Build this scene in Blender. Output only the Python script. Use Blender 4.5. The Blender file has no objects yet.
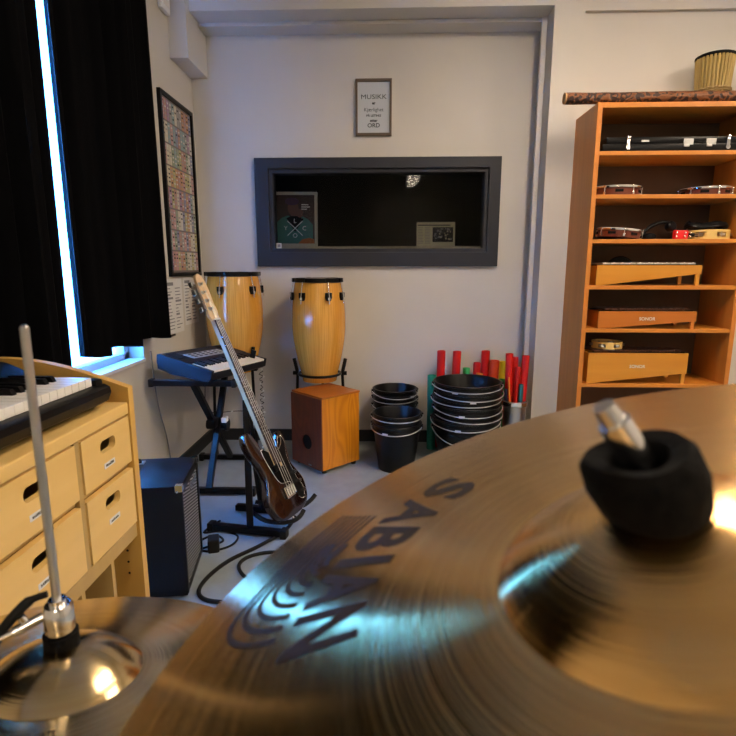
import bpy, bmesh, math, random
from mathutils import Vector, Matrix, Euler
random.seed(7)
PI = math.pi
sc = bpy.context.scene
C = sc.collection

# ---------------------------------------------------------------- materials
def mat(name, col, rough=.5, metal=0., **kw):
    m = bpy.data.materials.new(name); m.use_nodes = True
    b = m.node_tree.nodes['Principled BSDF']
    b.inputs['Base Color'].default_value = (*col, 1)
    b.inputs['Roughness'].default_value = rough
    b.inputs['Metallic'].default_value = metal
    for k, v in kw.items():
        b.inputs[k].default_value = v
    return m

def nodes(m): return m.node_tree.nodes, m.node_tree.links, m.node_tree.nodes['Principled BSDF']

def noisy(m, c2, scale=(8, 8, 8), detail=4, lo=.35, hi=.65, bump=0., rot=(0, 0, 0), c1=None):
    n, l, b = nodes(m)
    tc = n.new('ShaderNodeTexCoord'); mp = n.new('ShaderNodeMapping')
    mp.inputs['Scale'].default_value = scale; mp.inputs['Rotation'].default_value = rot
    tx = n.new('ShaderNodeTexNoise'); tx.inputs['Scale'].default_value = 1; tx.inputs['Detail'].default_value = detail
    rp = n.new('ShaderNodeValToRGB'); rp.color_ramp.elements[0].position = lo; rp.color_ramp.elements[1].position = hi
    rp.color_ramp.elements[0].color = b.inputs['Base Color'].default_value if c1 is None else (*c1, 1)
    rp.color_ramp.elements[1].color = (*c2, 1)
    l.new(tc.outputs['Object'], mp.inputs[0]); l.new(mp.outputs[0], tx.inputs['Vector'])
    l.new(tx.outputs[0], rp.inputs[0]); l.new(rp.outputs[0], b.inputs['Base Color'])
    if bump:
        bp = n.new('ShaderNodeBump'); bp.inputs['Strength'].default_value = bump; bp.inputs['Distance'].default_value = .002
        l.new(tx.outputs[0], bp.inputs['Height']); l.new(bp.outputs[0], b.inputs['Normal'])
    return m

def wood(name, a, b_, axis='z', rough=.35, dens=30., coat=0.):
    m = mat(name, a, rough)
    s = {'x': (1.2, dens, dens), 'y': (dens, 1.2, dens), 'z': (dens, dens, 1.2)}[axis]
    noisy(m, b_, s, 5, .3, .7)
    if coat: m.node_tree.nodes['Principled BSDF'].inputs['Coat Weight'].default_value = coat
    return m

M = {}
M['wall'] = noisy(mat('wall_paint', (.60, .562, .51), .75), (.575, .54, .49), (3, 3, 3), bump=.05)
M['trim'] = mat('trim_paint', (.60, .575, .54), .5)
M['ceil'] = mat('ceiling_paint', (.72, .70, .66), .9)
M['floor'] = noisy(mat('vinyl_floor', (.265, .30, .32), .34), (.235, .265, .285), (14, 14, 14), 6)
M['baseb'] = mat('black_skirting', (.012, .012, .014), .5)
M['wframe'] = mat('charcoal_frame_paint', (.024, .026, .036), .5, 0, **{'Specular IOR Level': .3})
M['white'] = mat('white_paint', (.75, .76, .78), .5)
M['dark'] = mat('unlit_room_black', (.008, .008, .009), .9)  # near-black walls carry the darkness of the unlit control room
M['glass'] = mat('window_glass', (1, 1, 1), .0, 0, **{'Transmission Weight': 1.0, 'IOR': 1.12})
M['glass2'] = mat('studio_glass', (.6, .6, .6), .035, 0, **{'Transmission Weight': 1.0, 'IOR': 1.15})
M['curtain'] = noisy(mat('black_velvet', (.0018, .0018, .0024), .95, 0, **{'Specular IOR Level': .04}), (.0028, .0028, .0034), (60, 60, 4))
M['birch'] = wood('birch_veneer', (.78, .52, .185), (.72, .465, .15), 'y', .4, 22)
M['birchz'] = wood('birch_side', (.70, .43, .11), (.64, .37, .085), 'z', .4, 22)
M['birchdark'] = wood('birch_inner', (.50, .33, .11), (.44, .28, .09), 'z', .5, 22)
M['beech'] = wood('bookcase_beech', (.56, .19, .024), (.48, .155, .018), 'z', .42, 26)
M['beechx'] = wood('bookcase_beech_shelf', (.56, .20, .022), (.48, .16, .017), 'x', .42, 26)
M['shelfback'] = wood('bookcase_back_shaded', (.11, .06, .032), (.095, .05, .026), 'z', .7, 8)  # darker than the beech: shade inside the shelves is put into the colour
M['black'] = mat('black_plastic', (.003, .003, .004), .32, 0, **{'Specular IOR Level': .18})
M['blackmatte'] = mat('black_matte', (.003, .003, .0035), .8, 0, **{'Specular IOR Level': .2})
M['blacktex'] = noisy(mat('black_tolex', (.002, .0025, .004), .42, 0, **{'Specular IOR Level': .28}), (.002, .002, .003), (220, 220, 220), bump=.5)
M['chrome'] = mat('chrome', (.82, .82, .82), .14, 1)
M['steel'] = mat('brushed_steel', (.50, .50, .50), .32, 1)
M['bluekb'] = mat('dark_blue_plastic', (.005, .007, .014), .5, 0, **{'Specular IOR Level': .22})
M['ivory'] = mat('white_keys', (.80, .78, .74), .3)
M['paper'] = mat('paper', (.70, .69, .68), .8)
M['ink'] = mat('ink', (.03, .03, .035), .8)
M['inkgrey'] = mat('grey_ink', (.22, .22, .24), .8)
M['felt'] = noisy(mat('black_felt', (.003, .003, .0034), .98, 0, **{'Specular IOR Level': .15}), (.008, .0075, .0075), (160, 160, 160), bump=.6)
M['rubber'] = mat('black_rubber', (.004, .004, .004), .6, 0, **{'Specular IOR Level': .3})
M['bucket'] = mat('black_bucket', (.003, .0032, .004), .33, 0, **{'Specular IOR Level': .3})
M['wire'] = mat('bucket_wire', (.60, .60, .62), .35, .8)
M['sticker'] = mat('white_sticker', (.7, .7, .72), .6)
M['frame_wood'] = mat('grey_brown_frame', (.10, .07, .05), .4)
M['frame_gold'] = mat('pale_frame', (.42, .39, .30), .4)
M['poster_green'] = mat('teal_print', (.035, .15, .13), .6)
M['poster_dark'] = mat('dark_print', (.04, .02, .018), .6)
M['poster_skin'] = mat('brown_print', (.13, .05, .035), .6)
M['poster_purple'] = mat('purple_print', (.055, .022, .07), .6)
M['poster_orange'] = mat('orange_print', (.35, .10, .015), .6)
M['white_ink'] = mat('white_print', (.65, .65, .62), .6)
M['news'] = mat('newsprint', (.46, .44, .30), .8)

def conga_mat():
    m = mat('conga_staves', (.72, .40, .075), .22, 0, **{'Coat Weight': .5, 'Coat Roughness': .08})
    n, l, b = nodes(m)
    tc = n.new('ShaderNodeTexCoord'); sp = n.new('ShaderNodeSeparateXYZ'); l.new(tc.outputs['Object'], sp.inputs[0])
    at = n.new('ShaderNodeMath'); at.operation = 'ARCTAN2'; l.new(sp.outputs[1], at.inputs[0]); l.new(sp.outputs[0], at.inputs[1])
    k = n.new('ShaderNodeMath'); k.operation = 'MULTIPLY'; k.inputs[1].default_value = 22 / (2 * PI); l.new(at.outputs[0], k.inputs[0])
    fl = n.new('ShaderNodeMath'); fl.operation = 'FLOOR'; l.new(k.outputs[0], fl.inputs[0])
    wn = n.new('ShaderNodeTexWhiteNoise'); wn.noise_dimensions = '1D'; l.new(fl.outputs[0], wn.inputs['W'])
    cb = n.new('ShaderNodeCombineXYZ'); l.new(k.outputs[0], cb.inputs[0]); l.new(wn.outputs[0], cb.inputs[1]); l.new(sp.outputs[2], cb.inputs[2])
    mp = n.new('ShaderNodeMapping'); mp.inputs['Scale'].default_value = (5, 9, 2.5); l.new(cb.outputs[0], mp.inputs[0])
    ns = n.new('ShaderNodeTexNoise'); ns.inputs['Scale'].default_value = 1.4; ns.inputs['Detail'].default_value = 4; l.new(mp.outputs[0], ns.inputs['Vector'])
    mx = n.new('ShaderNodeMath'); mx.operation = 'MULTIPLY_ADD'; mx.inputs[1].default_value = .35; l.new(wn.outputs[0], mx.inputs[0]); l.new(ns.outputs[0], mx.inputs[2])
    rp = n.new('ShaderNodeValToRGB')
    rp.color_ramp.elements[0].position = .3; rp.color_ramp.elements[0].color = (.54, .22, .022, 1)
    rp.color_ramp.elements[1].position = .9; rp.color_ramp.elements[1].color = (.80, .41, .07, 1)
    l.new(mx.outputs[0], rp.inputs[0]); l.new(rp.outputs[0], b.inputs['Base Color'])
    return m
M['conga'] = conga_mat()

def grain_mat(name, a, b_, rough=.3):
    m = mat(name, a, rough, 0, **{'Coat Weight': .3, 'Coat Roughness': .15}); n, l, b = nodes(m)
    tc = n.new('ShaderNodeTexCoord'); mp = n.new('ShaderNodeMapping'); mp.inputs['Scale'].default_value = (2.2, 2.2, .55)
    w = n.new('ShaderNodeTexNoise'); w.inputs['Scale'].default_value = 3.0; w.inputs['Detail'].default_value = 1; w.inputs['Distortion'].default_value = .6
    k = n.new('ShaderNodeMath'); k.operation = 'MULTIPLY'; k.inputs[1].default_value = 60
    s = n.new('ShaderNodeMath'); s.operation = 'SINE'
    rp = n.new('ShaderNodeValToRGB'); rp.color_ramp.elements[0].position = 0; rp.color_ramp.elements[1].position = 1
    rp.color_ramp.elements[0].color = (*a, 1); rp.color_ramp.elements[1].color = (*b_, 1)
    mr = n.new('ShaderNodeMapRange'); mr.inputs[1].default_value = -1; mr.inputs[2].default_value = 1
    l.new(tc.outputs['Object'], mp.inputs[0]); l.new(mp.outputs[0], w.inputs['Vector']); l.new(w.outputs[0], k.inputs[0]); l.new(k.outputs[0], s.inputs[0])
    l.new(s.outputs[0], mr.inputs[0]); l.new(mr.outputs[0], rp.inputs[0]); l.new(rp.outputs[0], b.inputs['Base Color'])
    return m
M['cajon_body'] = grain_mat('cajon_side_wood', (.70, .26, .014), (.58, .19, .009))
M['cajon_front'] = grain_mat('cajon_shaded_front', (.17, .024, .004), (.13, .018, .003), .5)  # shade of the side turned from the light is put into this dark colour

def cymbal_mat(name, col, rough, groove=900., bump=.25, aniso=.6):
    m = mat(name, col, rough, 1, **{'Anisotropic': aniso, 'Anisotropic Rotation': .25, 'Coat Weight': .2, 'Coat Roughness': .16})
    n, l, b = nodes(m)
    tc = n.new('ShaderNodeTexCoord'); sp = n.new('ShaderNodeSeparateXYZ'); l.new(tc.outputs['Object'], sp.inputs[0])
    cb = n.new('ShaderNodeCombineXYZ'); l.new(sp.outputs[0], cb.inputs[0]); l.new(sp.outputs[1], cb.inputs[1])
    ln = n.new('ShaderNodeVectorMath'); ln.operation = 'LENGTH'; l.new(cb.outputs[0], ln.inputs[0])
    ns = n.new('ShaderNodeTexNoise'); ns.noise_dimensions = '1D'; ns.inputs['Scale'].default_value = groove; ns.inputs['Detail'].default_value = 2
    l.new(ln.outputs['Value'], ns.inputs['W'])
    bp = n.new('ShaderNodeBump'); bp.inputs['Strength'].default_value = bump; bp.inputs['Distance'].default_value = .0006
    l.new(ns.outputs[0], bp.inputs['Height']); l.new(bp.outputs[0], b.inputs['Normal'])
    tg = n.new('ShaderNodeTangent'); tg.direction_type = 'RADIAL'; tg.axis = 'Z'; l.new(tg.outputs[0], b.inputs['Tangent'])
    # tarnish bands and blotches
    n2 = n.new('ShaderNodeTexNoise'); n2.noise_dimensions = '1D'; n2.inputs['Scale'].default_value = 130; n2.inputs['Detail'].default_value = 3
    l.new(ln.outputs['Value'], n2.inputs['W'])
    n3 = n.new('ShaderNodeTexNoise'); n3.inputs['Scale'].default_value = 14; n3.inputs['Detail'].default_value = 5; l.new(tc.outputs['Object'], n3.inputs['Vector'])
    ad = n.new('ShaderNodeMath'); ad.operation = 'ADD'; l.new(n2.outputs[0], ad.inputs[0]); l.new(n3.outputs[0], ad.inputs[1])
    rp = n.new('ShaderNodeValToRGB'); rp.color_ramp.elements[0].position = .4; rp.color_ramp.elements[1].position = .65
    ad2 = n.new('ShaderNodeMath'); ad2.operation = 'MULTIPLY'; ad2.inputs[1].default_value = .5; l.new(ad.outputs[0], ad2.inputs[0])
    rp.color_ramp.elements[0].color = (col[0] * .88, col[1] * .82, col[2] * .74, 1); rp.color_ramp.elements[1].color = (*col, 1)
    l.new(ad2.outputs[0], rp.inputs[0]); l.new(rp.outputs[0], b.inputs['Base Color'])
    return m
M['crash'] = cymbal_mat('crash_bronze', (.95, .60, .225), .195, 900, .34, .87)
M['hat'] = cymbal_mat('hat_bronze', (.72, .56, .30), .18, 700, .2, .7)
M['crash_ink'] = mat('cymbal_ink', (.035, .022, .014), .6)

# ---------------------------------------------------------------- mesh helpers
def new(): return bmesh.new()
def obj(name, bm, m, parent=None, smooth=False, label=None):
    me = bpy.data.meshes.new(name); bm.normal_update(); bm.to_mesh(me); bm.free()
    o = bpy.data.objects.new(name, me); C.objects.link(o)
    for x in (m if isinstance(m, (list, tuple)) else [m]): me.materials.append(x)
    if smooth:
        for p in me.polygons: p.use_smooth = True
        try: me.set_sharp_from_angle(angle=R(smooth if smooth is not True else 40))
        except Exception: pass
    if parent is not None: o.parent = parent
    if label: o['label'] = label
    return o
def R(a): return math.radians(a)
def tag(o, label, cat, group=None, kind=None):
    o['label'] = label; o['category'] = cat
    if group: o['group'] = group
    if kind: o['kind'] = kind
    return o
def struct(name, bm, m, parent=None, smooth=False):
    o = obj(name, bm, m, parent, smooth)
    if parent is None: o['kind'] = 'structure'
    return o
def thing(name, label, cat, loc=(0, 0, 0), rot=(0, 0, 0), group=None, mtx=None):
    o = bpy.data.objects.new(name, None); C.objects.link(o); o.empty_display_size = .05
    if mtx is not None: o.matrix_world = mtx
    else: o.location = loc; o.rotation_euler = rot
    return tag(o, label, cat, group)
def copy_thing(o, parent=None):
    c = o.copy(); C.objects.link(c)
    if parent is not None: c.parent = parent
    for ch in [x for x in C.objects if x.parent == o]: copy_thing(ch, c)
    return c
def V(*a): return Vector(a)
def box(bm, c, s, rot=None, bev=0., mi=0):
    m = Matrix.Translation(c)
    if rot is not None: m = m @ (rot.to_4x4() if isinstance(rot, Matrix) else Euler(rot).to_matrix().to_4x4())
    r = bmesh.ops.create_cube(bm, size=1, matrix=m @ Matrix.Diagonal((*s, 1)))
    vs = r['verts']; fs = set(f for v in vs for f in v.link_faces)
    if bev:
        es = list(set(e for v in vs for e in v.link_edges))
        rr = bmesh.ops.bevel(bm, geom=es, offset=bev, segments=2, profile=.6, affect='EDGES')
        fs = set(rr['faces']) | set(f for f in fs if f.is_valid)
    for f in fs: f.material_index = mi
def bx(bm, a, b, bev=0., mi=0):
    box(bm, [(a[i] + b[i]) / 2 for i in range(3)], [abs(b[i] - a[i]) for i in range(3)], None, bev, mi)
def cyl(bm, p0, p1, r0, r1=None, seg=20, cap=True, mi=0):
    p0 = Vector(p0); p1 = Vector(p1); d = p1 - p0; r1 = r0 if r1 is None else r1
    q = d.to_track_quat('Z', 'Y').to_matrix().to_4x4()
    r = bmesh.ops.create_cone(bm, cap_ends=cap, segments=seg, radius1=r0, radius2=r1, depth=d.length, matrix=Matrix.Translation((p0 + p1) / 2) @ q)
    for f in set(f for v in r['verts'] for f in v.link_faces): f.material_index = mi
def lathe(bm, prof, seg=48, c=(0, 0, 0), mtx=None, close=False, mi=0):
    mtx = mtx or Matrix.Translation(c)
    rings = []
    for r, z in prof:
        if r < 1e-6: rings.append([bm.verts.new(mtx @ Vector((0, 0, z)))])
        else: rings.append([bm.verts.new(mtx @ Vector((r * math.cos(2 * PI * i / seg), r * math.sin(2 * PI * i / seg), z))) for i in range(seg)])
    pr = list(zip(rings, rings[1:])) + ([(rings[-1], rings[0])] if close else [])
    for a, b in pr:
        for i in range(seg):
            j = (i + 1) % seg
            if len(a) == 1 and len(b) == 1: continue
            if len(a) == 1: f = bm.faces.new((a[0], b[j], b[i]))
            elif len(b) == 1: f = bm.faces.new((a[i], a[j], b[0]))
            else: f = bm.faces.new((a[i], a[j], b[j], b[i]))
            f.material_index = mi
    bmesh.ops.recalc_face_normals(bm, faces=bm.faces)
def tube(bm, pts, r, seg=10, closed=False, mi=0, cap=True):
    pts = [Vector(p) for p in pts]; n = len(pts); rings = []
    rr = r if isinstance(r, (list, tuple)) else [r] * n
    up = None
    for i in range(n):
        a = pts[i - 1] if (i > 0 or closed) else pts[i]; b = pts[(i + 1) % n] if (i < n - 1 or closed) else pts[i]
        t = (b - a).normalized()
        if up is None: up = Vector((0, 0, 1)) if abs(t.z) < .9 else Vector((1, 0, 0))
        u = (up - t * up.dot(t)).normalized(); w = t.cross(u); up = u
        rings.append([bm.verts.new(pts[i] + rr[i] * (u * math.cos(2 * PI * k / seg) + w * math.sin(2 * PI * k / seg))) for k in range(seg)])
    for i in range(n - (0 if closed else 1)):
        a, b = rings[i], rings[(i + 1) % n]
        for k in range(seg):
            bm.faces.new((a[k], a[(k + 1) % seg], b[(k + 1) % seg], b[k])).material_index = mi
    if cap and not closed:
        bm.faces.new(list(reversed(rings[0]))).material_index = mi; bm.faces.new(rings[-1]).material_index = mi
def smooth_path(pts, sub=8):
    P = [Vector(p) for p in pts]; out = []
    for i in range(len(P) - 1):
        p0 = P[max(i - 1, 0)]; p1 = P[i]; p2 = P[i + 1]; p3 = P[min(i + 2, len(P) - 1)]
        for k in range(sub):
            t = k / sub
            out.append(.5 * ((2 * p1) + (p2 - p0) * t + (2 * p0 - 5 * p1 + 4 * p2 - p3) * t * t + (3 * p1 - p0 - 3 * p2 + p3) * t ** 3))
    return out + [P[-1]]
def prism(bm, poly, h0, h1, mtx=None, mi=0):
    mtx = mtx or Matrix.Identity(4)
    a = [bm.verts.new(mtx @ Vector((x, y, h0))) for x, y in poly]; b = [bm.verts.new(mtx @ Vector((x, y, h1))) for x, y in poly]
    n = len(poly)
    fs = [bm.faces.new(list(reversed(a))), bm.faces.new(b)]
    for i in range(n): fs.append(bm.faces.new((a[i], a[(i + 1) % n], b[(i + 1) % n], b[i])))
    for f in fs: f.material_index = mi
    bmesh.ops.recalc_face_normals(bm, faces=fs)
def text(bm, s, size, mtx, h=.0006, align='CENTER', bold=0., mi=0, fn=None, width=None):
    cu = bpy.data.curves.new('t', 'FONT'); cu.body = s; cu.size = size; cu.align_x = align; cu.align_y = 'CENTER'
    cu.offset = bold; cu.resolution_u = 3; cu.extrude = 0 if fn else h / 2
    ob = bpy.data.objects.new('t', cu); me = bpy.data.meshes.new_from_object(ob)
    t = bmesh.new(); t.from_mesh(me)
    xs = [v.co.x for v in t.verts] or [0, 1]
    k = 1 if width is None else width / max(1e-6, max(xs) - min(xs))
    if fn:
        bmesh.ops.triangulate(t, faces=t.faces)
        for _ in range(2): bmesh.ops.subdivide_edges(t, edges=[e for e in t.edges if e.calc_length() > size * .12], cuts=1)
        bmesh.ops.triangulate(t, faces=t.faces)
    mp = {}
    for v in t.verts:
        co = Vector((v.co.x * k, v.co.y, v.co.z))
        mp[v] = bm.verts.new(fn(co) if fn else mtx @ (co + Vector((0, 0, h / 2))))
    for f in t.faces:
        try: bm.faces.new([mp[v] for v in f.verts]).material_index = mi
        except ValueError: pass
    t.free(); bpy.data.meshes.remove(me); bpy.data.objects.remove(ob); bpy.data.curves.remove(cu)
def facing(loc, n, up=(0, 0, 1)):
    """matrix whose local z looks along n, local y is up"""
    z = Vector(n).normalized(); x = Vector(up).cross(z).normalized(); y = z.cross(x)
    m = Matrix((x, y, z)).transposed().to_4x4(); m.translation = loc
    return m

# ---------------------------------------------------------------- room
XL, YB, YM, ZC, XR, YF = -1.28, 3.70, 3.41, 3.0, 4.2, -4.6
bm = new(); bx(bm, (XL - .14, YF - .2, -.1), (XR + .2, YB + 1.9, 0)); struct('floor', bm, M['floor'])
bm = new(); bx(bm, (XL - .14, YF - .2, ZC), (XR + .2, YB + 1.9, ZC + .1)); struct('ceiling', bm, M['ceil'])
# left wall with a window opening
WY0, WY1, WZ0, WZ1 = .3, 2.72, .755, 2.55
bm = new()
bx(bm, (XL - .14, YF - .2, 0), (XL, WY0, ZC)); bx(bm, (XL - .14, WY1, 0), (XL, YB + .25, ZC))
bx(bm, (XL - .14, WY0, 0), (XL, WY1, WZ0)); bx(bm, (XL - .14, WY0, WZ1), (XL, WY1, ZC))
struct('wall_left', bm, M['wall'])
bm = new()
for a, b in (((WY0, WZ0), (WY1, WZ0 + .05)), ((WY0, WZ1 - .05), (WY1, WZ1)), ((WY0, WZ0), (WY0 + .05, WZ1)), ((WY1 - .05, WZ0), (WY1, WZ1)), ((1.25, WZ0), (1.31, WZ1))):
    bx(bm, (XL - .13, a[0], a[1]), (XL - .08, b[0], b[1]), .004)
w1 = struct('window_1', bm, M['white'])
bm = new(); bx(bm, (XL - .11, WY0 + .04, WZ0 + .04), (XL - .104, WY1 - .04, WZ1 - .04)); struct('window_pane', bm, M['glass'], w1)
bm = new(); bx(bm, (XL - .079, WY0 + .001, WZ0 - .001), (XL + .012, WY1 - .001, WZ0 + .018), .004); struct('window_sill', bm, M['white'], w1)
# far wall: main plane at YM, recessed panel at YB with stepped reveal, studio window opening
SX0, SX1, SZ0, SZ1 = -.79, .668, 1.345, 1.885
bm = new()
bx(bm, (XL, YB, 0), (SX0 - .02, YB + .12, ZC)); bx(bm, (SX1 + .02, YB, 0), (.955, YB + .12, ZC))
bx(bm, (SX0 - .02, YB, 0), (SX1 + .02, YB + .12, SZ0 - .02)); bx(bm, (SX0 - .02, YB, SZ1 + .02), (SX1 + .02, YB + .12, ZC))
bx(bm, (.955, YM, 0), (1.13, YB + .12, ZC)); bx(bm, (1.13, YM + .03, 0), (XR + .2, YB + .12, 2.69)); bx(bm, (1.13, YM, 2.69), (XR + .2, YB + .12, ZC))
struct('wall_back', bm, M['wall'])
bm = new()   # header over the recess with two steps
bx(bm, (XL + .001, YM + .0005, 2.722), (.9545, YB, ZC - .001)); bx(bm, (XL + .001, YM + .15, 2.70), (.954, YB, 2.72))
struct('trim_1', bm, M['trim'])
bm = new(); bx(bm, (.925, YM + .14, 0), (.9545, YM + .165, 2.725))
struct('trim_2', bm, M['trim'])
bm = new(); bx(bm, (XL, 3.35, 2.45), (-1.172, YB, ZC - .001)); struct('trim_3', bm, M['trim'])
bm = new(); bx(bm, (XR, YF - .2, 0), (XR + .2, YM + .3, ZC)); struct('wall_right', bm, M['wall'])
bm = new(); bx(bm, (XL - .2, YF - .2, 0), (XR, YF, ZC)); struct('wall_front', bm, M['wall'])
bm = new(); bx(bm, (XL, 2.2, 0), (XL + .014, YB, .085)); struct('baseboard_left', bm, M['baseb'])
bm = new(); bx(bm, (XL + .014, YB - .014, 0), (.935, YB, .085)); bx(bm, (.955, YM - .012, 0), (1.115, YM, .085)); struct('baseboard_back', bm, M['baseb'])
# studio window
bm = new()
o0, o1, p0, p1 = -.885, .745, 1.25, 1.955
for a, b in (((o0, p1 - .07), (o1, p1)), ((o0, p0), (o1, p0 + .095)), ((o0, p0 + .09), (o0 + .093, p1 - .065)), ((o1 - .078, p0 + .09), (o1, p1 - .065))):
    bx(bm, (a[0], YB - .03, a[1]), (b[0], YB, b[1]), .004)
i0, i1, q0, q1 = o0 + .093, o1 - .078, p0 + .095, p1 - .07
for a, b in (((i0, q1 - .025), (i1, q1)), ((i0, q0), (i1, q0 + .025)), ((i0, q0 + .02), (i0 + .025, q1 - .02)), ((i1 - .025, q0 + .02), (i1, q1 - .02))):
    bx(bm, (a[0], YB - .012, a[1]), (b[0], YB + .10, b[1]), .003)
w2 = struct('window_2', bm, M['wframe'])
bm = new(); bx(bm, (i0 + .01, YB + .03, q0 + .01), (i1 - .01, YB + .036, q1 - .01)); struct('window_pane', bm, M['glass2'], w2)
bm = new(); bx(bm, (i0 + .02, YB + .04, q0 - .01), (i1 - .02, YB + .30, q0 + .042), .003)
struct('window_sill', bm, mat('sill_wood', (.42, .38, .28), .5), w2)
# dark control room beyond
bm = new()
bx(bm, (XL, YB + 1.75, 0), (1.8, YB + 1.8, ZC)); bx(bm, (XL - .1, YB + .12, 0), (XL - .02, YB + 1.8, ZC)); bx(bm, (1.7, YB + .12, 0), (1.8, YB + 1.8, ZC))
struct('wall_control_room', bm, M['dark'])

# ---------------------------------------------------------------- ceiling lights
def emis(name, col, s):
    m = mat(name, (0, 0, 0), 1); n, l, b = nodes(m)
    b.inputs['Emission Color'].default_value = (*col, 1); b.inputs['Emission Strength'].default_value = s
    return m
M['lamp'] = emis('fluorescent_diffuser', (1.0, .82, .62), 46.)
lampdefs = [(.98, 1.80, 0), (2.75, 1.7, 0), (2.75, -1.0, 0), (.5, -3.55, 0)]
lamp0 = None
for i, (x, y, rz) in enumerate(lampdefs):
    if lamp0 is None:
        lamp0 = t = thing('ceiling_light', 'x', 'ceiling light', group='ceiling lights behind the camera')
        bm = new(); box(bm, (0, 0, .03), (.24, 1.26, .06), None, .006); obj('housing', bm, M['white'], t)
        bm = new(); box(bm, (0, 0, -.006), (.2, 1.2, .02), None, .004); obj('diffuser', bm, M['lamp'], t)
    else: t = copy_thing(lamp0)
    t.location = (x, y, ZC - .06); t['label'] = 'long ceiling light with a glowing diffuser above the music room'

# ---------------------------------------------------------------- things on the left wall
def curtain(name, y0, y1, zb, label, slant=0., slant2=0., ph=0.):
    bm = new(); n = int((y1 - y0) / .012); rows = 14; g = []
    for j in range(rows + 1):
        f = j / rows; row = []
        for i in range(n + 1):
            u = i / n
            a0 = y0 + slant * f; a1 = y1 + slant2 * f
            y = a0 + (a1 - a0) * u
            w = .024 * math.sin(u * (y1 - y0) * 42 + ph) + .012 * math.sin(u * (y1 - y0) * 97 + ph * 2 + f * .6)
            z = 2.9 + (zb + .012 * math.sin(u * (y1 - y0) * 21 + ph) - 2.9) * f
            row.append(bm.verts.new((-1.165 + w * (1 + .25 * f), y, z)))
        g.append(row)
    for j in range(rows):
        for i in range(n): bm.faces.new((g[j][i], g[j][i + 1], g[j + 1][i + 1], g[j + 1][i]))
    bmesh.ops.recalc_face_normals(bm, faces=bm.faces)
    bmesh.ops.solidify(bm, geom=bm.faces[:], thickness=.004)
    o = obj(name, bm, M['curtain'], None, 60)
    return tag(o, label, 'curtain')
curtain('curtain', .25, 1.892, .885, 'black curtain at the far left edge, nearer half before the bright slit', 0, -.005, .4)
curtain('curtain', 1.932, 2.775, .895, 'black curtain hanging right of the bright slit, beside the framed poster grid', .02, .02, 1.7)
bm = new(); cyl(bm, (-1.165, .2, 2.92), (-1.165, 2.85, 2.92), .014); tag(obj('curtain_rail', bm, M['white']), 'white rail that carries the black curtains', 'curtain rail')

# poster with a grid of small coloured cells
t = thing('framed_poster', 'tall black framed poster with a grid of coloured cells on the left wall', 'poster', (XL, 3.37, 1.19))
Yp0, Yp1, ph = -.25, .25, 1.03
bm = new()
for a, b in (((Yp0, 0), (Yp1, .022)), ((Yp0, ph - .022), (Yp1, ph)), ((Yp0, .02), (Yp0 + .02, ph - .02)), ((Yp1 - .02, .02), (Yp1, ph - .02))): bx(bm, (0, a[0], a[1]), (.022, b[0], b[1]))
obj('frame', bm, M['black'], t)
cm = []
cols = [(.30, .14, .11), (.16, .20, .13), (.40, .36, .26), (.30, .27, .10), (.13, .14, .22), (.22, .12, .20), (.42, .40, .37), (.34, .16, .06), (.14, .22, .22), (.36, .18, .17), (.20, .19, .18)]
for i, c in enumerate(cols): cm.append(mat('poster_cell_%d' % i, tuple(min(.6, v * 1.25 + .05) for v in c), .6))
bm = new(); bx(bm, (.002, Yp0 + .018, .018), (.009, Yp1 - .018, ph - .018), 0, len(cols))
nx, nz = 12, 8
for i in range(nx):
    for j in range(nz):
        y0 = Yp0 + .026 + i * (.448 / nx); z0 = .03 + j * (.972 / nz)
        k = random.randrange(len(cols))
        bx(bm, (.009, y0 + .002, z0 + .005), (.0105, y0 + .448 / nx - .002, z0 + .972 / nz - .005), 0, k)
        for q in range(4):
            zz = z0 + .02 + q * .024 + random.random() * .006
            bx(bm, (.0105, y0 + .008, zz), (.0112, y0 + .027, zz + .009), 0, random.choice([6, len(cols) + 1, 10]))
obj('print', bm, cm + [mat('poster_ground', (.16, .13, .12), .6), M['ink']], t)

def paper_sheet(y, z, w, h, label, seed):
    t = thing('paper_notice', label, 'notice', (XL, y, z), group=None)
    bm = new(); bx(bm, (0, -w / 2, 0), (.0015, w / 2, h)); obj('sheet', bm, M['paper'], t)
    r = random.Random(seed); bm = new()
    bx(bm, (.0015, -w * .42, h * .88), (.002, -w * .05, h * .94)); zz = h * .82
    while zz > h * .08:
        for c0, c1 in ((-.42, -.06), (.04, .42)):
            bx(bm, (.0015, w * c0, zz), (.002, w * (c0 + (c1 - c0) * (.4 + .6 * r.random())), zz + .0055 + (.007 if r.random() < .18 else 0)))
        zz -= .020
    obj('print', bm, M['inkgrey'], t)
    return t
paper_sheet(3.18, .85, .24, .325, 'white paper notice under the framed poster, half behind the curtain edge', 1)
paper_sheet(3.45, .88, .24, .30, 'white paper notice under the framed poster, nearer the room corner', 2)
bm = new(); box(bm, (XL + .006, 3.10, .845), (.012, .07, .012), None, .002); tag(obj('poster_clip', bm, M['black']), 'small black clip at the bottom of the paper notice', 'clip')
t = thing('wall_sensor', 'small white rounded box high on the left wall, cut by the top edge', 'sensor', (XL, 3.27, 2.66))
bm = new(); bx(bm, (0, -.06, 0), (.03, .06, .16), .012); obj('casing', bm, M['white'], t, 40)
bm = new(); bx(bm, (.03, -.035, .03), (.0315, .035, .07)); obj('cover', bm, M['paper'], t)
bm = new(); tube(bm, smooth_path([(XL + .012, 2.78, .80), (XL + .012, 2.80, .6), (XL + .014, 2.83, .45), (XL + .012, 2.90, .28), (XL + .02, 2.92, .10)]), .004, 6)
tag(obj('wall_cable', bm, M['inkgrey'], None, True), 'thin grey cable hanging down the left wall below the keyboard', 'cable')

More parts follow.
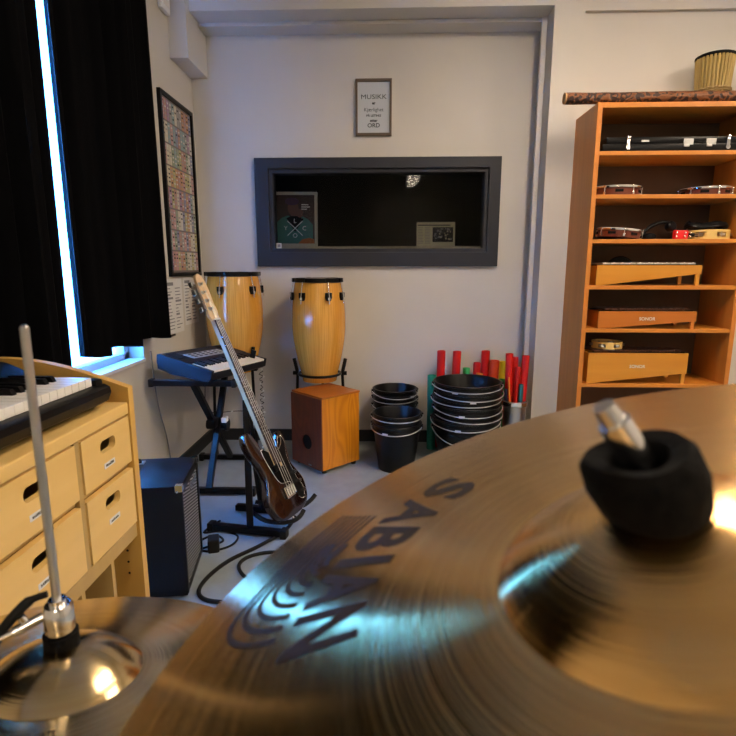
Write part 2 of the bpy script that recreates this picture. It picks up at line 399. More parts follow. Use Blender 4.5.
# ---------------------------------------------------------------- framed quote
t = thing('framed_quote', 'framed MUSIKK er Kjærlighet quote above the studio window', 'picture', (-.092, YB, 2.088))
w, h = .235, .345
bm = new()
for a, b in (((-w / 2, 0), (w / 2, .018)), ((-w / 2, h - .018), (w / 2, h)), ((-w / 2, .017), (-w / 2 + .014, h - .017)), ((w / 2 - .014, .017), (w / 2, h - .017))): bx(bm, (a[0], -.022, a[1]), (b[0], 0, b[1]), .002)
obj('frame', bm, M['frame_wood'], t)
bm = new(); bx(bm, (-w / 2 + .01, -.010, .01), (w / 2 - .01, -.002, h - .01)); obj('mat_board', bm, mat('quote_paper', (.50, .53, .58), .6), t)
bm = new()
def line(bm, s, x, z, size, y=-.0103, bold=0., width=None, mi=0): text(bm, s, size, facing((x, y, z), (0, -1, 0)), .0006, bold=bold, width=width, mi=mi)
line(bm, 'MUSIKK', 0, .237, .040, bold=0, width=.165)
line(bm, 'er', 0, .200, .024, bold=.0012)
line(bm, 'Kjærlighet', 0, .160, .032, width=.125)
line(bm, 'PÅ LETING', 0, .124, .018, bold=.0006, width=.095)
line(bm, 'etter', 0, .094, .024, bold=.0008)
line(bm, 'ORD', 0, .064, .036, bold=.0006, width=.08)
obj('lettering', bm, M['ink'], t)

# ---------------------------------------------------------------- control room pictures
sillz = q0 + .042
t = thing('framed_poster', 'pale framed poster of a figure in teal with crossed letters behind the studio glass', 'poster', (-.645, YB + .11, sillz), (R(-6), 0, R(3)))
w, h = .315, .375
bm = new()
for a, b in (((-w / 2, 0), (w / 2, .02)), ((-w / 2, h - .02), (w / 2, h)), ((-w / 2, .019), (-w / 2 + .02, h - .019)), ((w / 2 - .02, .019), (w / 2, h - .019))): bx(bm, (a[0], -.012, a[1]), (b[0], .012, b[1]), .002)
obj('frame', bm, M['frame_gold'], t)
bm = new(); PM = [M['poster_dark'], M['poster_green'], M['poster_skin'], M['poster_purple'], M['poster_orange'], M['white_ink'], M['black']]
bx(bm, (-w / 2 + .01, -.002, .01), (w / 2 - .01, .008, h - .01), 0, 0)
def disc(bm, x, z, rx, rz, y, mi, n=28, a0=0, a1=2 * PI):
    m4 = facing((x, y, z), (0, -1, 0)); prism(bm, [(rx * math.cos(a0 + (a1 - a0) * i / n), rz * math.sin(a0 + (a1 - a0) * i / n)) for i in range(n)], 0, .0006, m4, mi)
m4 = facing((0, -.0022, 0), (0, -1, 0))
prism(bm, [(-.125, .02), (-.125, .17), (-.09, .20), (-.05, .215), (0, .19), (.04, .215), (.09, .19), (.125, .15), (.125, .02)], 0, .0006, m4, 1)
prism(bm, [(-.03, .19), (.03, .19), (.018, .23), (-.02, .23)], .0006, .0012, m4, 2)
disc(bm, -.012, .265, .038, .05, -.0036, 2); disc(bm, -.02, .31, .05, .026, -.0042, 3); disc(bm, .035, .23, .022, .03, -.0042, 2)
prism(bm, [(-.06, .195), (.0, .10), (.06, .19), (.03, .21), (-.03, .21)], .0012, .0018, m4, 6)
prism(bm, [(.02, .02), (.05, .05), (.10, .06), (.135, .05), (.135, .02)], .0018, .0026, m4, 4)
for sx in (-1, 1):
    prism(bm, [(sx * -.055, .175), (sx * -.051, .178), (sx * .055, .078), (sx * .051, .074)], .002, .003, m4, 5)
for s, x, z in (('L', 0, .175), ('Y', -.065, .125), ('C', .065, .125), ('O', 0, .075)): text(bm, s, .042, facing((x, -.005, z), (0, -1, 0)), .0006, mi=5)
for z, ww in ((.285, .05), (.27, .06), (.255, .04)): bx(bm, (.045, -.0035, z), (.045 + ww, -.003, z + .006), 0, 5)
obj('print', bm, PM, t)
t = thing('framed_clipping', 'framed newspaper clipping standing on the ledge behind the studio glass', 'picture', (.338, YB + .10, sillz), (R(-5), 0, 0))
w, h = .265, .165
bm = new()
for a, b in (((-w / 2, 0), (w / 2, .006)), ((-w / 2, h - .006), (w / 2, h)), ((-w / 2, .005), (-w / 2 + .006, h - .005)), ((w / 2 - .006, .005), (w / 2, h - .005))): bx(bm, (a[0], -.006, a[1]), (b[0], .006, b[1]))
obj('frame', bm, M['frame_gold'], t)
bm = new(); bx(bm, (-w / 2 + .004, -.002, .004), (w / 2 - .004, .003, h - .004), 0, 0)
bx(bm, (-.125, -.003, .140), (.10, -.002, .148), 0, 1)
for k in range(11):
    for x0 in (-.125, -.075): bx(bm, (x0, -.003, .02 + k * .0105), (x0 + .04 - .008 * random.random(), -.002, .0235 + k * .0105), 0, 2)
bx(bm, (-.022, -.003, .03), (.12, -.002, .13), 0, 3)
for k in range(40):
    x = -.015 + random.random() * .12; z = .035 + random.random() * .08
    bx(bm, (x, -.0038, z), (x + .005 + random.random() * .012, -.003, z + .006 + random.random() * .01), 0, random.choice([2, 0, 1]))
obj('print', bm, [M['news'], M['ink'], M['inkgrey'], M['blackmatte']], t)
bm = new(); bx(bm, (i0 + .03, YB + .024, q0 + .028), (i0 + .065, YB + .0295, q0 + .062), .002, 0); bx(bm, (i0 + .037, YB + .0235, q0 + .035), (i0 + .058, YB + .024, q0 + .055), 0, 1)
tag(obj('warning_sticker', bm, [M['white_ink'], M['inkgrey']]), 'small square grey sticker in the lower left corner of the studio window', 'sticker')
# ---------------------------------------------------------------- drawer cabinet
CX, CT = -.60, .935
t = thing('drawer_cabinet', 'birch drawer cabinet with cut-out handles under the digital piano at left', 'cabinet', (0, 0, 0))
bm = new()
bx(bm, (-1.02, .22, .0), (CX, .238, CT + .02)); bx(bm, (-1.02, .24, .04), (-1.012, 1.17, CT), 0, 0)
bx(bm, (-1.01, .24, .60), (CX - .002, 1.172, .635), .002)
bx(bm, (-1.01, .24, .06), (CX - .002, 1.172, .085), .002)
for y in (.46, .70, .965): bx(bm, (-1.01, y - .008, .635), (CX - .002, y + .008, .905))
for y in (.46, .70, .94, 1.055): bx(bm, (-1.01, y - .006, .085), (CX - .004, y + .006, .60))
bx(bm, (-1.01, .24, .777), (CX - .012, 1.172, .789))
obj('body', bm, M['birchdark'], t)
bm = new(); bx(bm, (-1.012, .238, .907), (CX + .002, 1.172, CT), .004); obj('worktop', bm, M['birch'], t)
bm = new()  # end panel with the curved top
poly = [(-1.03, 0), (CX + .004, 0), (CX + .004, .968)]
for k in range(1, 13):
    u = k / 12; poly.append((CX + .004 - .30 * u, .968 + .067 * math.sin(u * PI / 2)))
poly.append((-1.03, 1.036))
mE = Matrix(((1, 0, 0, 0), (0, 0, -1, 1.196), (0, 1, 0, 0), (0, 0, 0, 1)))
prism(bm, poly, 0, .022, mE); obj('side_panel', bm, M['birchz'], t)
bm = new(); bx(bm, (-1.03, .24, CT), (-1.012, 1.173, 1.036)); obj('back_panel', bm, M['birch'], t)
def slot_poly(y0, y1, z0, z1, r, n=6):
    out = []
    for cy, cz, a in ((y1 - r, z1 - r, 0), (y0 + r, z1 - r, 90), (y0 + r, z0 + r, 180), (y1 - r, z0 + r, 270)):
        for k in range(n + 1): out.append((cy + r * math.cos(R(a + 90 * k / n)), cz + r * math.sin(R(a + 90 * k / n))))
    return out
def drawer(y0, y1, z0, z1, lab=None):
    bm = new()
    # front plate with a stadium cut-out, built as a ring of faces
    yc = (y0 + y1) / 2; zc = z1 - .037
    inn = slot_poly(yc - .031, yc + .031, zc - .0135, zc + .0135, .012)
    n = len(inn); out = []
    for (a, b) in inn:
        dy, dz = a - yc, b - zc
        s = min(((y1 - yc) / dy if dy > 0 else (y0 - yc) / dy) if abs(dy) > 1e-9 else 1e9, ((z1 - zc) / dz if dz > 0 else (z0 - zc) / dz) if abs(dz) > 1e-9 else 1e9)
        out.append((yc + dy * s, zc + dz * s))
    # make sure the corners are exact
    for cy, cz in ((y0, z0), (y0, z1), (y1, z0), (y1, z1)):
        k = min(range(n), key=lambda i: (out[i][0] - cy) ** 2 + (out[i][1] - cz) ** 2); out[k] = (cy, cz)
    Xf, Xb = CX + .001, CX - .013
    rows = [[bm.verts.new((X, a, b)) for a, b in P] for X, P in ((Xf, out), (Xf, inn), (Xb, inn), (Xb, out))]
    for ra, rb in zip(rows, rows[1:] + rows[:1]):
        for i in range(n):
            j = (i + 1) % n
            try: bm.faces.new((ra[i], ra[j], rb[j], rb[i]))
            except ValueError: pass
    bmesh.ops.recalc_face_normals(bm, faces=bm.faces)
    dr = obj('drawer', bm, M['birch'], t)
    bm = new()
    bx(bm, (-.98, y0 + .006, z0 + .002), (Xb, y0 + .014, z1 - .012)); bx(bm, (-.98, y1 - .014, z0 + .002), (Xb, y1 - .006, z1 - .012))
    bx(bm, (-.98, y0 + .006, z0 + .002), (Xb, y1 - .006, z0 + .008)); bx(bm, (-.985, y0 + .006, z0 + .002), (-.98, y1 - .006, z1 - .012))
    obj('drawer_box', bm, M['birchdark'], dr)
    bm = new(); zc2 = zc - .043; bx(bm, (Xf, yc - .022, zc2 - .006), (Xf + .0006, yc + .022, zc2 + .006), 0, 0)
    rr = random.Random(int(y0 * 1000 + z0 * 77))
    yy = yc - .016
    while yy < yc + .013:
        ww = .0015 + rr.random() * .002; bx(bm, (Xf + .0006, yy, zc2 - .0028), (Xf + .0009, yy + ww, zc2 + .001 + .002 * rr.random()), 0, 1); yy += ww + .0012
    obj('paper_label', bm, [M['sticker'], M['ink']], dr)
for (y0, y1) in ((.976, 1.170), (.711, .954), (.471, .689), (.245, .449)):
    drawer(y0, y1, .792, .903); drawer(y0, y1, .639, .775)
bm = new()
for z in (.56, .53, .50): cyl(bm, (CX - .03, 1.171, z), (CX - .03, 1.1705, z), .003, seg=10)
obj('shelf_hole', bm, M['blackmatte'], t)

# ---------------------------------------------------------------- digital piano on the cabinet
PM_ = Matrix.Translation((0, 0, 0))
t = thing('digital_piano', 'black digital piano with white keys lying on the birch cabinet', 'piano', (-.605, 1.125, CT), (0, 0, R(-1.5)))
# local: x from 0 (front) to -.30 (back), y from 0 (far end) toward -1.0, z up
def ext_y(bm, prof, y0, y1, mi=0):
    m4 = Matrix(((1, 0, 0, 0), (0, 0, 1, 0), (0, 1, 0, 0), (0, 0, 0, 1)))
    prism(bm, prof, y0, y1, m4, mi)
bm = new()
ext_y(bm, [(-.035, .004), (-.012, .016), (-.004, .035), (-.006, .047), (-.018, .053), (-.030, .053), (-.030, .05), (-.2, .05), (-.2, .004)], -.86, -.0)
ext_y(bm, [(-.18, .004), (-.185, .075), (-.24, .098), (-.30, .105), (-.31, .09), (-.31, .01)], -.86, 0)
box(bm, (-.105, -.014, .052), (.17, .028, .030), None, .008)
obj('case', bm, M['black'], t, 30)
bm = new(); nk = 36; pitch = .0232
for k in range(nk):
    y = -.031 - pitch * k; box(bm, (-.103, y - pitch / 2, .0635), (.150, pitch - .0009, .019), None, .0012)
obj('white_key', bm, M['ivory'], t)
bm = new()
for k in range(nk - 1):
    if (k % 7) in (0, 3): continue
    y = -.031 - pitch * (k + 1)
    prism(bm, [(-.175, .073), (-.078, .073), (-.084, .084), (-.175, .086)], y - .0055, y + .0055, Matrix(((1, 0, 0, 0), (0, 0, 1, 0), (0, 1, 0, 0), (0, 0, 0, 1))))
obj('black_key', bm, M['black'], t)
bm = new()
for k in range(10): box(bm, (-.235, -.12 - k * .035, .098), (.016, .022, .006), (0, R(22), 0), .001)
obj('control_button', bm, M['inkgrey'], t)
bm = new(); box(bm, (-.26, -.43, .165), (.008, .62, .13), (0, R(-20), 0), .004); obj('music_rest', bm, M['black'], t)

# ---------------------------------------------------------------- bass amplifier
ang = R(9.5)
t = thing('bass_amplifier', 'black bass amplifier combo with silver grille between the cabinet and the keyboard stand', 'amplifier', (-.745, 1.80, 0), (0, 0, ang))
# local: front plane x=0 (facing +x), y 0..0.33, x to -.30
D_, W_, H_ = .30, .315, .455
bm = new(); bx(bm, (-D_, 0, .012), (-.004, W_, .04), .004); bx(bm, (-D_, 0, H_ - .02), (-.002, W_, H_), .006)
bx(bm, (-D_, 0, .02), (0, .018, H_ - .006), .004); bx(bm, (-D_, W_ - .018, .02), (0, W_, H_ - .006), .004); bx(bm, (-D_, .01, .02), (-D_ + .012, W_ - .01, H_ - .01))
bx(bm, (-D_ + .01, .01, .03), (-.022, W_ - .01, H_ - .012))
obj('cabinet_body', bm, M['blacktex'], t, 40)
def grille_mat():
    m = mat('silver_grille', (.10, .10, .105), .5, .3); n, l, b = nodes(m)
    tc = n.new('ShaderNodeTexCoord'); sp = n.new('ShaderNodeSeparateXYZ'); l.new(tc.outputs['Object'], sp.inputs[0])
    def sn(sock, k):
        a = n.new('ShaderNodeMath'); a.operation = 'MULTIPLY'; a.inputs[1].default_value = k; l.new(sock, a.inputs[0])
        s = n.new('ShaderNodeMath'); s.operation = 'SINE'; l.new(a.outputs[0], s.inputs[0]); return s.outputs[0]
    a = n.new('ShaderNodeMath'); a.operation = 'ADD'; 
    k1 = n.new('ShaderNodeMath'); k1.operation = 'MULTIPLY'; k1.inputs[1].default_value = .28; l.new(sp.outputs[1], k1.inputs[0])
    k2 = n.new('ShaderNodeMath'); k2.operation = 'ADD'; l.new(k1.outputs[0], k2.inputs[0]); l.new(sp.outputs[2], k2.inputs[1])
    l.new(sn(k2.outputs[0], 2 * PI / .013), a.inputs[0]); a.inputs[1].default_value = .5
    rp = n.new('ShaderNodeValToRGB'); rp.color_ramp.elements[0].position = .35; rp.color_ramp.elements[1].position = .95
    rp.color_ramp.elements[0].color = (.006, .006, .007, 1); rp.color_ramp.elements[1].color = (.36, .36, .37, 1)
    l.new(a.outputs[0], rp.inputs[0]); l.new(rp.outputs[0], b.inputs['Base Color'])
    return m
bm = new(); bx(bm, (-.022, .016, .036), (-.006, W_ - .016, H_ - .05), .003); obj('grille', bm, grille_mat(), t, label='dotted silver grey speaker grille')
bm = new(); bx(bm, (-.022, .016, H_ - .05), (-.008, W_ - .016, H_ - .018), .002); obj('control_panel', bm, M['black'], t)
bm = new(); text(bm, 'Fender', .046, facing((-.0055, .215, H_ - .068), (1, 0, 0)), .003, bold=.0012); obj('logo', bm, M['chrome'], t)
for yy in (.0, W_):
    bm = new(); s = 1 if yy == 0 else -1
    box(bm, (-.012, yy + s * .010, H_ + .0005), (.026, .024, .003), None, .001); box(bm, (.0005, yy + s * .010, H_ - .010), (.003, .024, .024), None, .001)
    box(bm, (-.012, yy - s * .0005, H_ - .011), (.026, .003, .024), None, .001)
    bmesh.ops.create_uvsphere(bm, u_segments=10, v_segments=6, radius=.005, matrix=Matrix.Translation((-.018, yy - s * .002, H_ - .022)))
    obj('corner_protector', bm, M['chrome'], t)
bm = new(); tube(bm, smooth_path([(-.215, .06, H_), (-.215, .075, H_ + .020), (-.215, .16, H_ + .026), (-.215, .24, H_ + .020), (-.215, .255, H_)]), .008, 8)
h_ = obj('handle', bm, M['rubber'], t, True)
bm = new()
for y in (.055, .26): box(bm, (-.215, y, H_ + .003), (.034, .032, .006), None, .002)
obj('handle_cap', bm, M['steel'], h_)
for y in (.03, W_ - .03):
    for x in (-.03, -D_ + .03):
        bm = new(); cyl(bm, (x, y, 0), (x, y, .013), .012, .014); obj('foot', bm, M['rubber'], t)

# ---------------------------------------------------------------- keyboard stand + keyboard
t = thing('keyboard_stand', 'black x-shaped keyboard stand in the left corner behind the amplifier', 'stand', (-1.0, 2.95, 0))
def bar(bm, p0, p1, w, bev=.003):
    p0 = Vector(p0); p1 = Vector(p1); d = p1 - p0; q = d.to_track_quat('Z', 'Y').to_matrix()
    box(bm, (p0 + p1) / 2, (w[0], w[1], d.length), q, bev)
for yy in (-.26, .20):
    bm = new(); bar(bm, (-.225, yy, .645), (.20, yy, .645), (.032, .032)); a_ = obj('top_bar', bm, M['black'], t)
    bm = new()
    for x in (-.235, .205): bar(bm, (x - .012, yy, .645), (x + .012, yy, .645), (.042, .042), .005)
    obj('end_cap', bm, M['rubber'], a_)
for yy in (-.22, .31):
    bm = new(); bar(bm, (-.20, yy, .028), (.27, yy, .028), (.032, .032)); a_ = obj('foot_bar', bm, M['black'], t)
    bm = new()
    for x in (-.20, .27): bar(bm, (x - .014, yy, .026), (x + .014, yy, .026), (.046, .046), .005)
    obj('end_cap', bm, M['rubber'], a_)
for xx, ya, yb in ((-.012, -.26, .31), (.022, .20, -.22)):
    bm = new(); bar(bm, (xx, ya, .64), (xx, yb, .03), (.034, .028)); obj('leg', bm, M['black'], t)
bm = new(); cyl(bm, (-.05, .02, .335), (.06, .02, .335), .028); cyl(bm, (.06, .02, .335), (.075, .02, .335), .038); box(bm, (.0, -.03, .36), (.05, .09, .05), None, .006)
obj('pivot_clamp', bm, M['black'], t, 40)
bm = new(); box(bm, (.065, -.01, .375), (.03, .05, .03), None, .006); obj('tightening_knob', bm, M['white'], t, label='pale knob on the black pivot')
for yy, z in ((.20, .66),):
    bm = new(); bar(bm, (.175, yy, z), (.20, yy, z + .09), (.016, .03)); obj('keyboard_stop', bm, M['black'], t)

A = Vector((-1.20, 2.70, .80)); Dp = Vector((-.885, 2.62, .725)); L_ = Vector((-.885, 3.20, .725)) - Dp
ex = (Dp - A).normalized(); ey = L_.normalized(); ez = ex.cross(ey).normalized(); ey = ez.cross(ex)
m4 = Matrix((ex, ey, ez)).transposed().to_4x4(); m4.translation = A
t = thing('portable_keyboard', 'dark blue portable keyboard with white keys on the x-shaped stand', 'keyboard', mtx=m4)
Wk, Lk = (Dp - A).length, .62
bm = new()
m5 = Matrix(((1, 0, 0, 0), (0, 0, 1, 0), (0, 1, 0, 0), (0, 0, 0, 1)))
prism(bm, [(0, -.005), (.012, .0), (Wk * .55, -.002), (Wk * .57, -.016), (Wk - .01, -.016), (Wk, -.022), (Wk, -.052), (Wk - .02, -.068), (.10, -.085), (.02, -.078), (.006, -.04)], 0, Lk, m5)
bx(bm, (Wk * .55, 0, -.03), (Wk, .022, -.003), .003); bx(bm, (Wk * .55, Lk - .022, -.03), (Wk, Lk, -.003), .003)
obj('case', bm, M['bluekb'], t, 30)
bm = new(); n_ = 29; pt = (Lk - .05) / n_
for k in range(n_): box(bm, (Wk * .785, .025 + pt * (k + .5), -.011), (Wk * .40, pt - .0012, .012), None, .001)
obj('white_key', bm, M['ivory'], t)
bm = new()
for k in range(n_ - 1):
    if k % 7 in (2, 6): continue
    box(bm, (Wk * .685, .025 + pt * (k + 1), -.001), (Wk * .19, .010, .012), None, .001)
obj('black_key', bm, M['black'], t)
bm = new(); bx(bm, (Wk * .22, .12, -.001), (Wk * .44, .46, .002), .001, 0)
for k in range(6):
    for j in range(3): bx(bm, (Wk * (.25 + .06 * j), .15 + k * .05, .002), (Wk * (.28 + .06 * j), .175 + k * .05, .0035), 0, 1)
obj('control_panel', bm, [mat('panel_print', (.35, .36, .38), .5), M['ink']], t, label='pale grey printed panel with dark buttons')
bm = new()
for yy in (.03, .50): bx(bm, (.03, yy, 0), (.12, yy + .08, .0015), .0005)
obj('speaker_grille', bm, M['blackmatte'], t)

# ---------------------------------------------------------------- congas
def conga(name, loc, zt, rb, label, ring_z, full_legs, angs, zbot):
    t = thing(name, label, 'conga drum', (loc[0], loc[1], 0))
    Hs = zt - .012 - zbot
    prof = []
    for k in range(25):
        u = k / 24
        # radius along the height: bottom narrow, belly at .58, shoulder at top
        if u < .58: r = rb * (.64 + .36 * math.sin((u / .58) * PI / 2) ** 1.15)
        else: r = rb * (1 - .145 * ((u - .58) / .42) ** 2)
        prof.append((r, zbot + Hs * u))
    inner = [(r - .012, z) for r, z in reversed(prof)]
    bm = new(); lathe(bm, prof + inner, 64, close=True); obj('shell', bm, M['conga'], t, 50)
    rt = prof[-1][0]
    bm = new(); lathe(bm, [(0, zt + .001), (rt * .9, zt + .001), (rt + .003, zt - .002), (rt + .004, zt - .02), (rt + .001, zt - .02), (rt, zt - .006), (0, zt - .004)], 64); obj('drum_head', bm, mat('hide_head', (.55, .48, .38), .6), t, 40)
    bm = new(); lathe(bm, [(rt + .004, zt + .004), (rt + .012, zt + .004), (rt + .013, zt - .022), (rt + .004, zt - .024)], 64, close=True); obj('hoop', bm, M['black'], t, 40)
    for k in angs:
        a = R(k); c, s = math.cos(a), math.sin(a)
        bm = new()
        ro = rt + .016; rr = rb * .985
        tube(bm, [(c * ro, s * ro, zt + .002), (c * (ro + .004), s * (ro + .004), zt - .03), (c * (rr + .014), s * (rr + .014), zt - .105), (c * (rr + .016), s * (rr + .016), zt - .155)], .0036, 8)
        lug = obj('lug_rod', bm, M['chrome'], t, True)
        bm = new(); q = Matrix.Rotation(a, 4, 'Z')
        sec = [(-.020, .0), (.020, .0), (.020, -.03), (.012, -.05), (-.012, -.05), (-.020, -.03)]
        mm = q @ Matrix(((0, 0, 1, rr - .004), (1, 0, 0, 0), (0, 1, 0, zt - .085), (0, 0, 0, 1)))
        prism(bm, sec, 0, .016, mm); obj('lug_plate', bm, M['black'], lug)
        bm = new(); cyl(bm, (c * (rr + .015), s * (rr + .015), zt - .13), (c * (rr + .015), s * (rr + .015), zt - .115), .008, seg=6); obj('lug_nut', bm, M['chrome'], lug)
        bm = new(); box(bm, q @ Vector((ro - .002, 0, zt - .008)), (.018, .028, .026), (0, 0, a), .003); obj('hoop_ear', bm, M['black'], lug)
    return t, prof
def conga_stand(loc, ring_z, rring, label, legs, up_h, foot_r):
    t = thing('conga_stand', label, 'drum stand', (loc[0], loc[1], 0))
    bm = new(); tube(bm, [(rring * math.cos(2 * PI * k / 40), rring * math.sin(2 * PI * k / 40), ring_z) for k in range(40)], .009, 8, True); obj('ring', bm, M['black'], t, True)
    for a in legs:
        a = R(a); c, s = math.cos(a), math.sin(a)
        bm = new(); r0 = rring + .012
        pts = [(c * (r0 + .022), s * (r0 + .022), ring_z + up_h), (c * (r0 + .004), s * (r0 + .004), ring_z + .02), (c * r0, s * r0, ring_z - .02)]
        tube(bm, pts, [.012, .012, .010], 8)
        obj('cradle_arm', bm, M['rubber'], t, True)
        bm = new(); tube(bm, smooth_path([(c * r0, s * r0, ring_z), (c * (r0 + .01), s * (r0 + .01), ring_z * .5), (c * foot_r, s * foot_r, .018)], 5), .010, 8)
        lg = obj('leg', bm, M['black'], t, True)
        bm = new(); cyl(bm, (c * foot_r, s * foot_r, 0), (c * foot_r, s * foot_r, .035), .016, .013); obj('foot', bm, M['rubber'], lg)
        bm = new(); cyl(bm, (c * (r0 - .004), s * (r0 - .004), ring_z), (c * (r0 + .03), s * (r0 + .03), ring_z), .014, seg=8); obj('ring_knob', bm, M['black'], t)
    return t
conga('conga', (-.445, 3.475), 1.172, .176, 'pale wood conga with black hoop standing behind the box drum', .55, 0, (-155, -118, -62, -25, 60, 120), .50)
conga_stand((-.445, 3.475), .545, .139, 'black basket stand holding the conga behind the box drum', (3, 90, 177), .10, .16)
conga('conga', (-1.005, 3.485), 1.21, .186, 'wider pale wood conga in the left corner behind the keyboard and bass guitar', .6, 0, (-165, -100, -35, 30, 90, 150), .56)
conga_stand((-1.005, 3.485), .635, .148, 'tall black stand under the wider conga in the left corner', (-38, 90, -142), .10, .175)
# string of little lights round the tall stand
bm = new(); bl = new(); pts = []
for k in range(60):
    u = k / 59; pts.append((-.80 + .012 * math.sin(k * 1.7), 3.30 + .01 * math.cos(k * 1.3), .60 - .55 * u))
pts2 = smooth_path([(-.84, 3.27, .33), (-.95, 3.27, .335), (-1.08, 3.27, .325), (-1.15, 3.25, .35), (-1.15, 3.26, .55)], 6)
tube(bm, pts, .0028, 5); tube(bm, pts2, .0028, 5)
ls = obj('fairy_light_string', bm, M['rubber']); tag(ls, 'thin black string of tiny lights wound round the left corner drum stand', 'string lights')
for k, p in enumerate(pts[::5] + pts2[::4]): box(bl, (p[0] + .004, p[1] - .006, p[2]), (.009, .009, .014), (0, .3 * k, 0), .002)
obj('bulb', bl, M['white_ink'], ls)

# ---------------------------------------------------------------- cajon
yaw = R(45)
t = thing('cajon', 'orange brown wooden box drum with a round hole, in front of the conga', 'cajon', (-.378, 3.035, 0), (0, 0, yaw))
# local: x right along the bright side .285, y backward .24 along the dark front
a_, b_, z0, z1 = .30, .31, .022, .483
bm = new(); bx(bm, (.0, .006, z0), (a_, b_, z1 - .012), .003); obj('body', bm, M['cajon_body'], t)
bm = new(); bx(bm, (-.001, -.001, z1 - .0125), (a_ + .001, b_ + .001, z1), .003); obj('seat', bm, wood('cajon_seat_wood', (.42, .12, .014), (.36, .095, .010), 'x', .35), t)
# dark face on local -x side with sound hole
bm = new(); n = 40; yc, zc, rr = b_ * .48, .178, .047
ring = [(yc + rr * math.cos(2 * PI * k / n), zc + rr * math.sin(2 * PI * k / n)) for k in range(n)]
out = []
for y, z in ring:
    dy, dz = y - yc, z - zc
    s = min(((b_ - yc) / dy if dy > 0 else (0 - yc) / dy) if abs(dy) > 1e-9 else 1e9, ((z1 - .013 - zc) / dz if dz > 0 else (z0 - zc) / dz) if abs(dz) > 1e-9 else 1e9)
    out.append((yc + dy * s, zc + dz * s))
for cy, cz in ((0, z0), (0, z1 - .013), (b_, z0), (b_, z1 - .013)):
    k = min(range(n), key=lambda i: (out[i][0] - cy) ** 2 + (out[i][1] - cz) ** 2); out[k] = (cy, cz)
rows = [[bm.verts.new((X, y, z)) for y, z in P] for X, P in ((-.008, out), (-.008, ring), (-.0005, ring), (-.0005, out))]
for ra, rb in zip(rows, rows[1:] + rows[:1]):
    for i in range(n): bm.faces.new((ra[i], ra[(i + 1) % n], rb[(i + 1) % n], rb[i]))
bmesh.ops.recalc_face_normals(bm, faces=bm.faces)
obj('front_plate', bm, M['cajon_front'], t, label='red brown front face with shade in its dark colour')
bm = new(); cyl(bm, (-.004, yc, zc), (-.0004, yc, zc), rr - .0004, seg=n); obj('sound_hole', bm, M['blackmatte'], t)
bm = new(); box(bm, (-.0085, .12, .036), (.001, .03, .008)); obj('badge', bm, M['inkgrey'], t)
for x, y in ((.03, .03), (a_ - .03, .03), (.03, b_ - .03), (a_ - .03, b_ - .03)):
    bm = new(); cyl(bm, (x, y, 0), (x, y, .0225), .016, .018); obj('foot', bm, M['rubber'], t)

# ---------------------------------------------------------------- bass guitar + stand
P0 = Vector((-.437, 2.345, .10)); Hd = Vector((-.925, 2.535, 1.205))
up = (Hd - P0).normalized()
fn = Vector((.95, -.32, 0)); fn = (fn - up * fn.dot(up)).normalized()   # face normal
wx = up.cross(fn).normalized()                                           # width axis
wx = -wx if wx.x < 0 else wx
zf = wx.cross(up).normalized()
m4 = Matrix((wx, up, zf)).transposed().to_4x4(); m4.translation = P0     # local x width, y along neck, z out of the face
if zf.dot(fn) < 0: raise RuntimeError('bass frame')
t = thing('bass_guitar', 'dark red bass guitar with pale headstock leaning on a floor stand', 'bass guitar', mtx=m4)
body = [(0, -.015), (.07, -.012), (.125, .01), (.155, .06), (.16, .115), (.135, .17), (.115, .215), (.125, .27), (.145, .325), (.140, .365), (.115, .375), (.085, .345), (.06, .31), (.035, .30), (-.035, .30), (-.055, .32), (-.075, .38), (-.10, .425), (-.135, .43), (-.155, .395), (-.15, .33), (-.125, .27), (-.115, .215), (-.135, .165), (-.165, .11), (-.16, .055), (-.13, .005), (-.075, -.012)]
sm = [(p.x, p.y) for p in smooth_path([(x, y, 0) for x, y in body + body[:1]], 4)][:-1]
bm = new(); prism(bm, sm, -.022, .018)
bmesh.ops.bevel(bm, geom=[e for e in bm.edges if abs(e.verts[0].co.z - e.verts[1].co.z) < 1e-6 and len(e.link_faces) == 2 and any(len(f.verts) > 10 for f in e.link_faces)], offset=.008, segments=3, profile=.5, affect='EDGES')
obj('body', bm, mat('dark_red_lacquer', (.013, .003, .0025), .16, 0, **{'Coat Weight': .8, 'Coat Roughness': .05}), t, 40)
pg = [(-.02, .30), (.035, .30), (.06, .295), (.09, .335), (.115, .35), (.125, .31), (.10, .26), (.095, .20), (.105, .13), (.125, .08), (.10, .03), (.06, .05), (.045, .13), (-.03, .15), (-.06, .22), (-.075, .33)]
sg = [(p.x, p.y) for p in smooth_path([(x, y, 0) for x, y in pg + pg[:1]], 3)][:-1]
bm = new(); prism(bm, sg, .018, .0205); pgo = obj('pickguard', bm, M['black'], t)
bm = new(); prism(bm, [(x * 1.035, (y - .2) * 1.02 + .2) for x, y in sg], .0178, .0192); obj('pickguard_edge', bm, M['ivory'], pgo)
bm = new(); prism(bm, [(-.030, .22), (.030, .22), (.021, .985), (-.021, .985)], .006, .026); obj('neck', bm, wood('maple_neck', (.62, .44, .24), (.56, .38, .19), 'y', .35), t)
bm = new(); prism(bm, [(-.029, .24), (.029, .24), (.0205, .984), (-.0205, .984)], .026, .031); fb = obj('fretboard', bm, M['poster_dark'], t, label='dark rosewood fingerboard')
bm = new(); L0 = .984 - .12
for k in range(1, 21):
    y = .984 - .86 * (1 - 2 ** (-k / 12)); w_ = .0205 + (.0085) * (.984 - y) / .744
    if y > .25: bx(bm, (-w_, y - .0009, .031), (w_, y + .0009, .0322))
obj('fret', bm, M['chrome'], fb)
bm = new()
